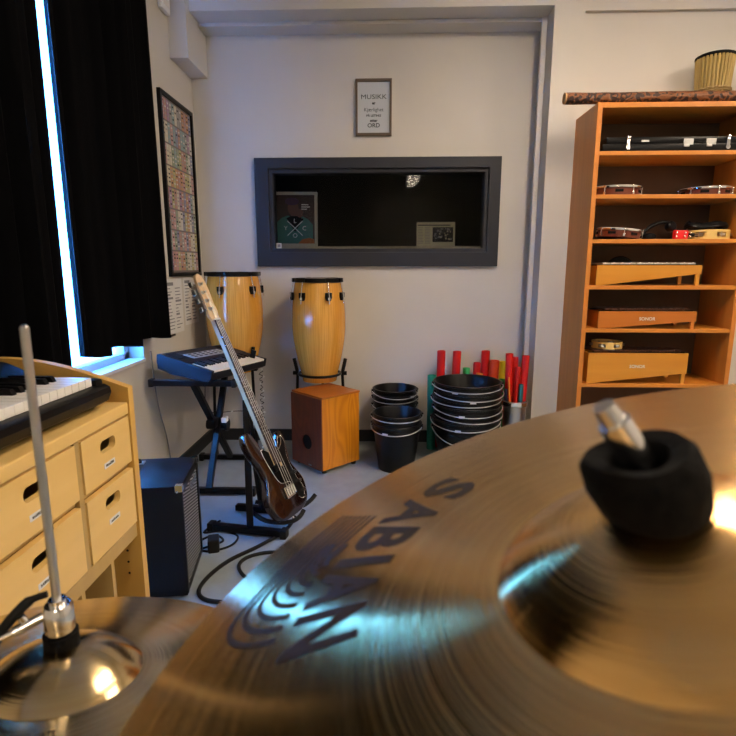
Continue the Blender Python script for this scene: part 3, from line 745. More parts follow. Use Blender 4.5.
for k in (3, 5, 7, 9, 12, 15, 17):
    y = .984 - .86 * (1 - 2 ** (-(k - .5) / 12)); cyl(bm, (0, y, .031), (0, y, .0316), .003, seg=10)
obj('inlay_dot', bm, M['ivory'], fb)
hs = [(-.021, .98), (.021, .98), (.030, 1.0), (.040, 1.03), (.036, 1.07), (.040, 1.11), (.040, 1.16), (.030, 1.205), (.008, 1.222), (-.012, 1.21), (-.022, 1.17), (-.026, 1.10), (-.030, 1.03), (-.036, 1.01)]
sh = [(p.x, p.y) for p in smooth_path([(x, y, 0) for x, y in hs + hs[:1]], 3)][:-1]
bm = new(); prism(bm, sh, .008, .022); hd = obj('headstock', bm, mat('pale_maple', (.74, .53, .33), .35), t, label='pale maple headstock')
for k in range(4):
    y = 1.04 + .042 * k; bm = new()
    cyl(bm, (-.004 - .003 * k * 0, y, .022), (-.004, y, .036), .006, .005, 12); cyl(bm, (-.028, y, .0145), (-.055, y, .0145), .003, seg=8)
    box(bm, (-.064, y, .0145), (.010, .024, .018), None, .003); cyl(bm, (-.012, y, .022), (-.012, y, .0235), .010, seg=16)
    obj('tuning_peg', bm, M['steel'], hd)
bm = new(); bx(bm, (-.021, .980, .024), (.021, .986, .034)); obj('nut', bm, M['ivory'], hd)
bm = new(); bx(bm, (-.038, .07, .0205), (.038, .125, .030), .002)
for k in range(4): cyl(bm, (-.028 + .0187 * k, .080, .034), (-.028 + .0187 * k, .118, .034), .0065, seg=10)
obj('bridge', bm, M['chrome'], t)
for k, x in enumerate((-.028, -.0095, .0095, .028)):
    bm = new(); x1 = x * .55; y1 = 1.04 + .042 * k
    tube(bm, [(x, .10, .0405), (x1, .983, .0345), (-.004, y1, .030)], .0013 - .0001 * k, 5); obj('string', bm, M['steel'], t)
for (x, y) in ((-.02, .225), (.02, .20)):
    bm = new(); bx(bm, (x - .028, y - .016, .0205), (x + .028, y + .016, .031), .004)
    for k in (-.018, -.006, .006, .018): cyl(bm, (x + k, y, .031), (x + k, y, .032), .0035, seg=8)
    obj('pickup', bm, M['black'], t)
for (x, y) in ((.085, .165), (.095, .115), (.100, .065)):
    bm = new(); cyl(bm, (x, y, .0205), (x, y, .042), .0115, .0100, 18); obj('control_knob', bm, M['chrome'], t, 40)
bm = new(); cyl(bm, (.105, .03, .018), (.105, .03, .025), .009, seg=12); obj('output_jack', bm, M['chrome'], t)
bm = new(); cyl(bm, (-.02, -.014, -.002), (-.02, -.026, -.002), .006, seg=10); obj('strap_pin', bm, M['chrome'], t)
bm = new(); tube(bm, smooth_path([(.088, .345, .036), (.055, .32, .045), (.02, .30, .045)], 4), .0028, 6); obj('thumb_rest', bm, M['chrome'], t)

t = thing('guitar_stand', 'black floor stand carrying the dark red bass guitar', 'guitar stand', (-.62, 2.42, 0))
bm = new(); bar(bm, (-.215, -.09, .024), (.15, -.15, .024), (.034, .030)); b1 = obj('foot_bar', bm, M['black'], t)
bm = new(); bar(bm, (-.225, -.088, .024), (-.195, -.093, .024), (.046, .042), .005); bar(bm, (.135, -.148, .024), (.165, -.153, .024), (.046, .042), .005); obj('end_cap', bm, M['rubber'], b1)
bm = new(); bar(bm, (-.15, .12, .024), (.13, .07, .024), (.034, .030)); obj('foot_bar', bm, M['black'], t)
bm = new(); bar(bm, (-.02, -.11, .03), (-.05, .02, .62), (.032, .026)); bar(bm, (-.01, .09, .03), (-.048, .03, .60), (.026, .022)); obj('upright', bm, M['black'], t)
bm = new(); tube(bm, smooth_path([(-.03, -.06, .09), (.06, -.12, .07), (.16, -.10, .055), (.205, -.06, .06), (.225, -.03, .085)], 4), .011, 8); obj('cradle_arm', bm, M['rubber'], t, True)
bm = new(); tube(bm, smooth_path([(-.03, .04, .09), (.08, .05, .07), (.19, .06, .06), (.235, .09, .075), (.262, .115, .10)], 4), .011, 8); obj('cradle_arm', bm, M['rubber'], t, True)

# cables on the floor
def cable(pts, r, label, m=M['rubber'], cat='cable'):
    bm = new(); tube(bm, smooth_path(pts, 8), r, 8); return tag(obj('floor_cable', bm, m, None, True), label, cat)
cable([(-.44, 2.40, .045), (-.475, 2.33, .010), (-.565, 2.185, .008), (-.665, 2.06, .008), (-.715, 1.94, .008), (-.722, 1.84, .008), (-.675, 1.782, .008), (-.56, 1.765, .008), (-.44, 1.75, .008)], .0085, 'long thick black cable curving over the floor from the bass guitar')
cable([(-.40, 2.10, .008), (-.50, 2.13, .008), (-.59, 2.09, .008), (-.615, 2.02, .008), (-.57, 1.94, .008), (-.47, 1.86, .008)], .008, 'short loop of black cable inside the curve of the longer one')
cable([(-.82, 2.42, .006), (-.86, 2.30, .006), (-.78, 2.32, .006), (-.69, 2.27, .006), (-.70, 2.18, .006), (-.79, 2.13, .006), (-.86, 2.19, .006), (-.80, 2.26, .014), (-.74, 2.21, .014), (-.80, 2.15, .014), (-.87, 2.10, .006)], .005, 'tangle of thin black cable on the floor beside the amplifier')
bm = new(); box(bm, (-.765, 2.155, .03), (.05, .07, .06), (0, 0, .3), .008); tag(obj('power_adapter', bm, M['rubber']), 'small black power adapter on the floor by the amplifier corner', 'adapter')

# ---------------------------------------------------------------- buckets
def bucket_bm(r, h, rb):
    bm = new()
    lathe(bm, [(0, .003), (rb, .003), (rb + .003, 0), (r - .010, h - .055), (r - .004, h - .055), (r - .002, h - .035), (r - .008, h - .034), (r - .006, h - .012), (r, h - .010), (r + .003, h - .003), (r, h), (r - .008, h), (r - .012, h - .01), (rb - .003, .009), (0, .009)], 56)
    return bm
def bucket(loc, r, h, rb, label, group, swing, side, tagang, rz=0, mesh=None):
    t = thing('bucket', label, 'bucket', loc, (0, 0, rz), group)
    obj('shell', bucket_bm(r, h, rb), M['bucket'], t, 35)
    bm = new(); pts = []
    drop = swing
    for k in range(33):
        u = PI * k / 32
        x = (r + .008) * math.cos(u); y = -(r + .008) * math.sin(u)
        pts.append((x, y, h - .018 - drop * math.sin(u)))
    tube(bm, pts, .0032, 6); obj('wire_handle', bm, M['wire'], t, True)
    bm = new()
    for s in (-1, 1): box(bm, (s * (r + .004), 0, h - .02), (.014, .03, .026), None, .003)
    obj('handle_ear', bm, M['bucket'], t)
    if tagang is not None:
        a = R(tagang); bm = new(); rr = r - .004 + .0045
        box(bm, (rr * math.cos(a), rr * math.sin(a), h - .045), (.002, .036, .014), (0, 0, a)); obj('sticker', bm, M['sticker'], t)
    return t
ords = ['topmost', 'second from the top', 'third from the top', 'fourth from the top', 'fifth from the top', 'sixth from the top', 'bottom']
for k in range(7):
    z = .272 - .0475 * k * .955
    bucket((.512 + .006 * math.sin(k * 2.1), 3.285 + .004 * math.cos(k * 3), max(z, 0)), .212, .27, .155, '%s wide black bucket of the tall stack at the coloured tubes' % ords[k], 'wide black buckets in the tall stack',
           [.018, .020, .012, .03, .022, .028, .085][k], [None, -78, -108, -118, None, -100, -72][k], None or [-118, -98, None, -112, None, -98, -72][k], R([0, 8, -9, 6, 14, -12, 4][k]))
for k in range(2):
    bucket((.068, 3.19, .062 * (1 - k)), .154, .30, .110, ['upper black bucket of the front pair beside the wooden box drum', 'lower black bucket of the front pair, standing on the floor beside the box drum'][k], 'small black buckets in front', [.010, .030][k], 0, [None, -104][k], R([6, -14][k]))
for k in range(3):
    bucket((.06, 3.53, .15 - .048 * k), .150, .29, .108, ['topmost small black bucket of the pile behind the front pair', 'middle small black bucket of the pile behind the front pair', 'lowest small black bucket of the pile behind the front pair'][k], 'small black buckets behind', [.03, .012, .02][k], 0, [-50, None, None][k], R([10, -8, 4][k]))

# ---------------------------------------------------------------- coloured tubes and bin
red = mat('red_plastic', (.62, .012, .010), .35); ored = mat('orange_red_plastic', (.66, .06, .012), .35)
grn = mat('green_plastic', (.06, .45, .10), .35); yel = mat('yellow_plastic', (.75, .52, .02), .35)
teal = mat('teal_plastic', (.02, .13, .17), .35); org = mat('orange_plastic', (.75, .22, .03), .35); navy = mat('navy_plastic', (.012, .02, .06), .35); tgr = mat('sea_green_plastic', (.02, .28, .20), .35)
def mtube(p0, p1, r, m, label, group):
    p0 = Vector(p0); p1 = Vector(p1); d = p1 - p0
    m4 = d.to_track_quat('Z', 'Y').to_matrix().to_4x4(); m4.translation = p0
    t = thing('plastic_tube', label, 'tube', mtx=m4, group=group)
    bm = new(); L = d.length
    lathe(bm, [(r, 0), (r, L), (r - .0025, L), (r - .0025, 0)], 24, close=True); obj('tube_body', bm, m, t, 40)
G1 = 'tubes behind the wide buckets'
SH = -.03
for p0, p1, r, m, lb in (
    ((.405, 3.60, .0), (.405, 3.585, .685), .028, red, 'red tube behind the wide buckets, leftmost of the tall red ones'),
    ((.495, 3.60, .0), (.515, 3.60, .680), .028, red, 'red tube behind the wide buckets, second from the left'),
    ((.578, 3.55, .0), (.572, 3.54, .575), .025, grn, 'short bright green tube leaning behind the wide buckets'),
    ((.645, 3.62, .0), (.655, 3.61, .600), .025, red, 'short red tube behind the middle of the wide buckets'),
    ((.720, 3.62, .0), (.712, 3.62, .680), .029, red, 'tall red tube behind the wide buckets, beside the orange one'),
    ((.752, 3.56, .0), (.762, 3.56, .625), .033, ored, 'fat orange red tube behind the right side of the wide buckets'),
    ((.815, 3.62, .0), (.832, 3.60, .610), .030, yel, 'yellow tube between the orange red tube and the steel bin'),
    ((.830, 3.53, .0), (.815, 3.53, .50), .030, grn, 'green tube in front of the yellow tube beside the steel bin'),
    ((.345, 3.55, .0), (.340, 3.53, .525), .030, tgr, 'sea green tube at the left side of the wide bucket stack'),
    ((.62, 3.54, .0), (.662, 3.54, .54), .0225, org, 'orange tube leaning diagonally behind the wide buckets')):
    mtube((p0[0] + SH, *p0[1:]), (p1[0] + SH, *p1[1:]), r, m, lb, G1)
BX, BY = .832, 3.362
t = thing('steel_bin', 'round chrome bin holding coloured tubes beside the wide buckets', 'bin', (BX, BY, 0))
bm = new(); lathe(bm, [(0, .002), (.062, .002), (.064, 0), (.074, .37), (.079, .375), (.081, .385), (.079, .40), (.072, .402), (.071, .39), (.062, .008), (0, .008)], 48); obj('shell', bm, M['steel'], t, 35)
bm = new(); lathe(bm, [(.0760, .368), (.083, .372), (.083, .396), (.077, .398)], 48, close=True); obj('rim', bm, M['chrome'], t, 35)
G2 = 'tubes in the steel bin'
for dx, dy, ex_, ey_, zt, r, m, lb in (
    (-.030, .012, -.042, .026, .70, .024, red, 'tall red tube at the left inside the steel bin'),
    (.012, .036, .000, .040, .675, .019, red, 'red tube second from the left in the steel bin'),
    (.034, .000, .060, .010, .69, .0235, red, 'tall red tube leaning right in the steel bin'),
    (-.006, -.030, .010, -.012, .62, .016, red, 'shorter red tube in the middle of the steel bin'),
    (-.020, -.048, -.050, -.026, .555, .006, org, 'thin orange stick in the steel bin'),
    (-.040, -.022, -.062, -.008, .475, .012, navy, 'short navy tube at the left edge of the steel bin'),
    (.028, -.034, .024, -.050, .515, .014, teal, 'short teal tube at the front of the steel bin')):
    mtube((BX + dx, BY + dy, .010), (BX + ex_, BY + ey_, zt), r, m, lb, G2)
# ---------------------------------------------------------------- bookcase
t = thing('bookcase', 'tall orange brown beech bookcase full of percussion at the right', 'bookcase', (1.118, 3.07, 0))
BW, BD = .862, .345
T = [1.86, 1.635, 1.397, 1.142, .897, .575, .30]
bm = new(); bx(bm, (0, 0, 0), (.026, BD, 2.105), .002); obj('side_panel', bm, M['beech'], t)
bm = new(); bx(bm, (BW - .026, 0, 0), (BW, BD, 2.105), .002); obj('side_panel', bm, M['beech'], t)
bm = new(); bx(bm, (.0265, .001, 2.078), (BW - .0265, BD, 2.1045), .002); obj('top_panel', bm, M['beechx'], t)
bm = new(); bx(bm, (.0265, BD - .012, .05), (BW - .0265, BD - .001, 2.077)); obj('back_panel', bm, M['shelfback'], t)
for z in T + [.075]:
    bm = new(); bx(bm, (.0265, .004, z - .022), (BW - .0265, BD - .013, z), .002); obj('shelf', bm, M['beechx'], t)
bm = new(); bx(bm, (.0265, .02, 0), (BW - .0265, .035, .052)); obj('plinth', bm, M['beechx'], t)

def carved_mat():
    m = mat('carved_wood', (.20, .07, .02), .5); n, l, b = nodes(m)
    tc = n.new('ShaderNodeTexCoord'); w = n.new('ShaderNodeTexWave'); w.wave_type = 'RINGS'; w.inputs['Scale'].default_value = 14; w.inputs['Distortion'].default_value = 9; w.inputs['Detail'].default_value = 1; w.inputs['Detail Scale'].default_value = 2.2
    l.new(tc.outputs['Object'], w.inputs['Vector'])
    rp = n.new('ShaderNodeValToRGB'); rp.color_ramp.elements[0].position = .35; rp.color_ramp.elements[0].color = (.022, .006, .003, 1); rp.color_ramp.elements[1].position = .62; rp.color_ramp.elements[1].color = (.17, .055, .014, 1)
    l.new(w.outputs['Color'], rp.inputs[0]); l.new(rp.outputs[0], b.inputs['Base Color'])
    bp = n.new('ShaderNodeBump'); bp.inputs['Strength'].default_value = .8; bp.inputs['Distance'].default_value = .004; l.new(w.outputs['Color'], bp.inputs['Height']); l.new(bp.outputs[0], b.inputs['Normal'])
    return m
t = thing('rainstick', 'long dark carved rainstick lying on top of the bookcase and sticking out left', 'rainstick', (.955, 3.108, 2.1355))
bm = new(); tube(bm, [(x, .006 * math.sin(x * 7), .0) for x in [k * .05 for k in range(23)]], [.0295 + .0007 * math.sin(k * 1.9) for k in range(23)], 14); obj('shaft', bm, carved_mat(), t, 60)
bm = new(); cyl(bm, (-.008, 0, 0), (.0005, 0, 0), .0285, .029, 14); obj('end_cap', bm, mat('pale_cut_wood', (.48, .28, .12), .7), t)
bm = new(); tube(bm, [(1.16, 3.205, 2.122), (1.6, 3.21, 2.123), (2.06, 3.22, 2.122)], .0165, 12); tag(obj('bamboo_stick', bm, mat('bamboo_stick_tan', (.30, .17, .07), .5), None, 60), 'plain thin brown stick lying behind the carved rainstick on the bookcase', 'stick')
# bamboo drum
t = thing('bamboo_drum', 'small drum of upright bamboo strips on top of the bookcase', 'drum', (1.835, 3.31, 2.105))
bm = new()
for k in range(30):
    a = 2 * PI * k / 30; c, s = math.cos(a), math.sin(a)
    tube(bm, [(c * .080, s * .080, .004), (c * .080, s * .080, .10), (c * .092, s * .092, .285)], .0073, 8)
lathe(bm, [(.068, 0), (.070, .10), (.082, .28), (.076, .28), (.060, 0)], 32, close=True)
bmm = wood('bamboo', (.48, .33, .09), (.26, .17, .045), 'z', .5, 55); obj('body', bm, bmm, t, 50)
bm = new(); lathe(bm, [(.0, .286), (.095, .286), (.101, .289), (.101, .298), (.093, .302), (0, .300)], 40); obj('drum_head', bm, M['blackmatte'], t, 40)
bm = new()
for z, rr_ in ((.105, .0905), (.118, .0925)): tube(bm, [((rr_ + .002 * math.sin(k * 3)) * math.cos(2 * PI * k / 48), (rr_ + .002 * math.sin(k * 3)) * math.sin(2 * PI * k / 48), z + .003 * math.sin(k * 1.9)) for k in range(48)], .0042, 6, True)
for k in range(24):
    a = 2 * PI * k / 24; tube(bm, [(.090 * math.cos(a), .090 * math.sin(a), .10), (.089 * math.cos(a + .13), .089 * math.sin(a + .13), .05)], .0028, 5)
obj('rattan_binding', bm, mat('rattan', (.36, .25, .10), .6), t, True)

# long case on the upper shelf
t = thing('instrument_case', 'long flat black instrument case with chrome latches on the top shelf', 'case', (1.17, 3.10, 1.8605))
bm = new(); bx(bm, (0, 0, 0), (.765, .20, .042), .006); obj('case_bottom', bm, M['black'], t, 40)
bm = new(); bx(bm, (.02, .004, .0425), (.765, .20, .078), .008); obj('case_lid', bm, M['black'], t, 40)
for x in (.135, .665):
    bm = new(); box(bm, (x, -.002, .045), (.018, .006, .044), None, .002); cyl(bm, (x, -.006, .022), (x, -.002, .022), .012, seg=14); box(bm, (x, -.004, .075), (.018, .01, .010), None, .002); obj('latch', bm, M['chrome'], t)
for x in (.455, .575):
    bm = new(); box(bm, (x, -.001, .05), (.052, .004, .030), None, .001); box(bm, (x - .01, -.004, .030), (.03, .006, .012), None, .002); obj('clasp', bm, M['steel'], t)
bm = new(); tube(bm, smooth_path([(.49, .0, .050), (.495, -.016, .044), (.525, -.018, .042), (.545, 0, .050)], 4), .004, 6); obj('handle', bm, M['rubber'], t, True)
bm = new(); box(bm, (.225, -.0005, .055), (.04, .002, .010)); obj('badge', bm, M['steel'], t)

dredw = wood('dark_red_shell', (.16, .035, .015), (.12, .025, .010), 'x', .3)
def hand_drum(loc, r, h, label, rot=(0, 0, 0), shell=dredw, nlug=6, a0=0):
    t = thing('hand_drum', label, 'hand drum', loc, rot)
    bm = new(); lathe(bm, [(r - .004, 0), (r, 0), (r, h - .006), (r - .006, h - .006)], 48, close=True); obj('shell', bm, shell, t, 40)
    bm = new(); lathe(bm, [(0, h - .004), (r + .001, h - .004), (r + .002, h - .010), (r + .005, h - .010), (r + .005, h), (r - .002, h + .001), (r - .004, h - .0015), (0, h - .0015)], 48); obj('drum_head', bm, mat('drum_skin', (.60, .56, .50), .5), t, 40)
    bm = new(); lathe(bm, [(r + .002, h - .012), (r + .008, h - .012), (r + .008, h - .003), (r + .002, h - .003)], 48, close=True); obj('hoop', bm, M['chrome'], t, 40)
    for k in range(nlug):
        a = R(a0 + 360 * k / nlug); c, s = math.cos(a), math.sin(a)
        bm = new(); cyl(bm, (c * (r + .009), s * (r + .009), h - .002), (c * (r + .009), s * (r + .009), .010), .003, seg=8)
        box(bm, (c * (r + .005), s * (r + .005), .012), (.016, .012, .016), (0, 0, a), .002); box(bm, (c * (r + .008), s * (r + .008), h - .006), (.010, .014, .012), (0, 0, a), .002)
        obj('lug', bm, M['chrome'], t)
    for k in range(nlug):
        a = R(a0 + 360 * (k + .5) / nlug); c, s = math.cos(a), math.sin(a)
        bm = new(); box(bm, (c * (r + .0005), s * (r + .0005), h * .45), (.003, .042, .014), (0, 0, a), .001)
        obj('jingle_slot', bm, M['blackmatte'], t)
    return t
hand_drum((1.302, 3.235, 1.6355), .140, .054, 'flat dark red hand drum with chrome lugs at the left of the second shelf', a0=-130)
hand_drum((1.818, 3.235, 1.6355), .124, .048, 'flat dark red hand drum with a bright hoop at the right of the second shelf', a0=-150)
hand_drum((1.345, 3.225, 1.4025), .118, .050, 'tilted dark red hand drum on the third shelf, left of the headphones', (0, R(5), 0), a0=-100).location.z = 1.4085
# headphones-like band
t = thing('headphones', 'black headphones lying on the third shelf beside the tilted drum', 'headphones', (1.555, 3.20, 1.3975))
bm = new(); pts = smooth_path([(-.085, 0, .010), (-.075, 0, .045), (-.035, .004, .078), (.02, .006, .098), (.068, .004, .098)], 6); tube(bm, pts, [.008 + .004 * math.sin(PI * k / (len(pts) - 1)) for k in range(len(pts))], 10); obj('headband', bm, M['black'], t, True)
bm = new(); lathe(bm, [(0, 0), (.035, 0), (.042, .010), (.040, .028), (.028, .036), (0, .036)], 28, c=(-.055, -.01, 0)); obj('ear_cup', bm, M['black'], t, 40)
bm = new(); m6 = Matrix.Translation((.07, -.006, .075)) @ Euler((R(75), 0, R(20))).to_matrix().to_4x4(); lathe(bm, [(0, -.018), (.026, -.018), (.030, -.008), (.030, .012), (.022, .020), (0, .020)], 28, mtx=m6); obj('ear_cup', bm, M['black'], t, 40)
t = thing('jingle_stick', 'bright red jingle stick with silver jingles on the third shelf', 'jingle stick', (1.655, 3.14, 1.3975))
bm = new(); box(bm, (0, 0, .026), (.075, .03, .05), None, .006); obj('block', bm, mat('bright_red', (.70, .012, .012), .35), t, 40)
for x, z in ((.018, .016), (.018, .037), (.047, .016), (.047, .037), (-.028, .016), (-.028, .037)):
    bm = new(); bmesh.ops.create_uvsphere(bm, u_segments=12, v_segments=8, radius=.0062, matrix=Matrix.Translation((x, -.016, z))); obj('jingle', bm, M['chrome'], t, True)
bm = new(); cyl(bm, (.0365, 0, .026), (.075, 0, .026), .012, .010); obj('handle', bm, M['black'], t, 40)
t = thing('cable_bundle', 'coil of glossy black cable lying on the yellow tambourine', 'cable', (1.825, 3.20, 1.4515))
bm = new(); pts = []
for k in range(70):
    a = k * .32; pts.append(((.105 + .006 * math.sin(k * .7)) * math.cos(a), .075 * math.sin(a) + .004 * math.sin(k), .010 + .0085 * (k / 20) + .006 * math.sin(k * 1.3)))
tube(bm, smooth_path(pts, 3), .008, 8); obj('coil', bm, M['black'], t, True)
def tambourine(loc, r, h, label, a0=0, n=6):
    t = thing('tambourine', label, 'tambourine', loc)
    ywood = mat('pale_yellow_wood', (.66, .44, .13), .4)
    bm = new(); lathe(bm, [(r - .007, 0), (r, 0), (r, h * .26), (r - .007, h * .26)], 48, close=True); lathe(bm, [(r - .007, h * .76), (r, h * .76), (r, h), (r - .007, h)], 48, close=True)
    for k in range(n):
        for q in range(5):
            a = R(a0 + 360 * k / n + (q - 2) * 6); box(bm, ((r - .0035) * math.cos(a), (r - .0035) * math.sin(a), h * .51), (.0068, r * .115, h * .52), (0, 0, a))
    obj('frame', bm, ywood, t, 40)
    for k in range(n):
        a = R(a0 + 360 * (k + .5) / n); c, s = math.cos(a), math.sin(a); bm = new()
        for dz in (-.004, .004): lathe(bm, [(0, -.001), (.017, -.0015), (.018, 0), (.017, .0015), (0, .001)], 18, c=(c * (r - .004), s * (r - .004), h * .5 + dz))
        cyl(bm, (c * (r - .0035), s * (r - .0035), h * .255), (c * (r - .0035), s * (r - .0035), h * .765), .0015, seg=6)
        obj('jingle', bm, M['steel'], t)
    return t
tambourine((1.832, 3.19, 1.3975), .110, .052, 'pale yellow tambourine under the cable coil at the right of the third shelf', 10)

def xylophone(x0, x1, zb, hl, hr, y0, label, wm, barm, logo, nb, frontm=None):
    t = thing('xylophone', label, 'xylophone', (x0, y0, zb)); W = x1 - x0
    # sloped resonator: tall at the left, shallow at the right with a foot
    m6 = Matrix(((1, 0, 0, 0), (0, 0, 1, 0), (0, 1, 0, 0), (0, 0, 0, 1)))
    prof = [(0, 0), (.03, 0), (W - .035, hr), (W - .030, hr), (W, hr), (W, hl), (0, hl)]
    bm = new(); prism(bm, prof, 0, .012, m6); obj('front_panel', bm, wm, t)
    bm = new(); prism(bm, prof, .188, .20, m6); obj('back_panel', bm, wm, t)
    bm = new(); bx(bm, (0.001, .0125, 0), (.013, .1875, hl - .001)); bx(bm, (W - .014, .0125, hr), (W - .001, .1875, hl - .001))
    obj('end_panel', bm, wm, t)
    for yy in (.0, .184):
        bm = new(); bx(bm, (W - .028, yy, 0), (W - .008, yy + .016, hr + .002)); obj('foot', bm, wm, t)
    bm = new(); box(bm, (W / 2, .03, hl + .002), (W - .02, .014, .006)); box(bm, (W / 2, .165, hl + .002), (W - .02, .014, .006)); obj('bar_rail', bm, M['felt'], t)
    for k in range(nb):
        x = .055 + (W - .09) * k / (nb - 1); ln = .175 - .006 * k
        bm = new(); box(bm, (x, .10, hl + .010), ((W - .09) / (nb - 1) * .84, ln, .009), None, .0015); cyl(bm, (x, .03, hl + .0145), (x, .03, hl + .017), .004, seg=8)
        obj('tone_bar', bm, barm, t)
    if logo:
        bm = new(); bx(bm, (W * .46, -.0008, hl * .50), (W * .58, 0, hl * .50 + .022)) if False else text(bm, logo, .026, facing((W * .50, -.0002, hl * .56), (0, -1, 0)), .0008, bold=.0003)
        obj('logo', bm, M['white_ink'], t)
    return t
ow = wood('xylo_orange_wood', (.60, .255, .026), (.52, .20, .018), 'x', .32, 20); ow2 = wood('xylo_brown_wood', (.50, .155, .018), (.42, .12, .013), 'x', .32, 20)
silver = mat('metal_bar', (.72, .70, .66), .3, .7); rosew = mat('rosewood_bar', (.06, .018, .008), .4)
xylophone(1.185, 1.765, 1.1425, .112, .062, 3.085, 'honey wood glockenspiel with silver bars on the fourth shelf', ow, silver, None, 11)
xylophone(1.215, 1.765, .8975, .098, .040, 3.085, 'brown wooden xylophone with dark bars and white logo on the fifth shelf', ow2, rosew, 'SONOR', 12)
xylophone(1.175, 1.745, .5755, .178, .058, 3.085, 'deep honey wood xylophone under a tambourine on the sixth shelf', ow, rosew, 'SONOR', 12)
tambourine((1.315, 3.185, .5755 + .178 + .019), .085, .040, 'pale tambourine lying on the deep xylophone', 20)
t = thing('drum_pad', 'round black drum pad standing behind the glockenspiel bars', 'drum pad', (1.42, 3.332, 1.1425), (R(-6), 0, 0))
bm = new(); lathe(bm, [(0, -.012), (.078, -.012), (.082, -.006), (.082, .006), (.078, .012), (0, .012)], 40, mtx=Matrix.Translation((0, 0, .082)) @ Matrix.Rotation(R(90), 4, 'X')); obj('pad', bm, M['rubber'], t, 40)
bm = new(); lathe(bm, [(.081, -.008), (.086, -.008), (.086, .008), (.081, .008)], 40, mtx=Matrix.Translation((0, 0, .082)) @ Matrix.Rotation(R(90), 4, 'X'), close=True); obj('rim', bm, M['blackmatte'], t, 40)

# ---------------------------------------------------------------- cymbals
def normal_frame(n):
    n = Vector(n).normalized(); x = Vector((1, 0, 0)); x = (x - n * x.dot(n)).normalized(); y = n.cross(x)
    return Matrix((x, y, n)).transposed().to_4x4()
def cym_z(r, Rr, rb, hb, bow):
    """height above the rim plane at radius r"""
    if r >= rb:
        u = (r - rb) / (Rr - rb); return bow * (1 - u ** 1.25)
    u = r / rb
    return bow + hb * (max(0, 1 - u ** 2.3)) ** .85
def cymbal(bm, Rr, rb, hb, bow, th=.0012, flip=1):
    rs = [.006] + [rb * k / 22 for k in range(3, 22)] + [rb, rb + .002, rb + .005] + [rb + .005 + (Rr - rb - .005) * k / 40 for k in range(1, 41)]
    top = [(r, flip * cym_z(r, Rr, rb, hb, bow)) for r in rs]
    bot = [(r, z - th) for r, z in reversed(top)]
    lathe(bm, top + bot, 144, close=True)
nC = Vector((-.3129, -.0398, .949)).normalized()
mC = normal_frame(nC); mC.translation = Vector((.104, .167, 1.115))
CR, CB, CH, CW = .229, .057, .019, .030
t = thing('crash_cymbal', 'huge bronze crash cymbal with large dark lettering filling the foreground', 'cymbal', mtx=mC)
bm = new(); cymbal(bm, CR, CB, CH, CW); obj('disc', bm, M['crash'], t, 30)
# printed lettering wrapped round the bow
def wrap(phi0, r0):
    def f(co):
        r = r0 - co.y; a = R(phi0) + co.x / .135
        return Vector((r * math.cos(a), r * math.sin(a), cym_z(r, CR, CB, CH, CW) + .00025))
    return f
bm = new()
for ch, ph_, w_ in (('S', 119.5, .020), ('A', 131, .022), ('B', 141, .019), ('I', 149.8, .0065), ('A', 157.6, .021), ('N', 168.8, .022)):
    text(bm, ch, .050, None, bold=.0015, fn=wrap(ph_, .1345), width=w_ * 1.08)
def ribbon(bm, pts, w, w1=None):
    vs = []; n = len(pts)
    for i, (r, a) in enumerate(pts):
        x, y = r * math.cos(a), r * math.sin(a)
        r2, a2 = pts[min(i + 1, n - 1)]; r1, a1 = pts[max(i - 1, 0)]
        tx, ty = r2 * math.cos(a2) - r1 * math.cos(a1), r2 * math.sin(a2) - r1 * math.sin(a1); L = math.hypot(tx, ty) or 1
        ww = w if w1 is None else w1 + (w - w1) * (i / (n - 1)); nx_, ny_ = -ty / L * ww / 2, tx / L * ww / 2
        row = []
        for s in (-1, 1):
            X, Y = x + s * nx_, y + s * ny_; rr = math.hypot(X, Y); row.append(bm.verts.new((X, Y, cym_z(rr, CR, CB, CH, CW) + .00025)))
        vs.append(row)
    for a, b in zip(vs, vs[1:]): bm.faces.new((a[0], a[1], b[1], b[0]))
for k in range(8):       # hooked strokes of the swoosh mark
    pts = []
    ro = .1975 - .0050 * k; ae = 160 - 2.1 * k; ri = .1575
    for q in range(14): pts.append((ro - .001 * math.sin(q / 13 * PI), R(133 + (ae - 133) * q / 13)))
    for q in range(1, 15):
        u = q / 14 * PI / 2; pts.append((ri + (ro - ri) * math.cos(u), R(ae + (8.0 - .55 * k) * math.sin(u) )))
    ribbon(bm, pts, .0033, .0014)
for k in range(3):       # inner nested hooks
    pts = []
    for q in range(16):
        u = PI * q / 15; pts.append((.1655 + (.0085 - .0024 * k) * math.cos(u), R(143 + (7.5 - 1.9 * k) * math.sin(u))))
    ribbon(bm, pts, .0022)
obj('lettering', bm, M['crash_ink'], t, label='dark brown printed letters and swoosh of nested hooks')
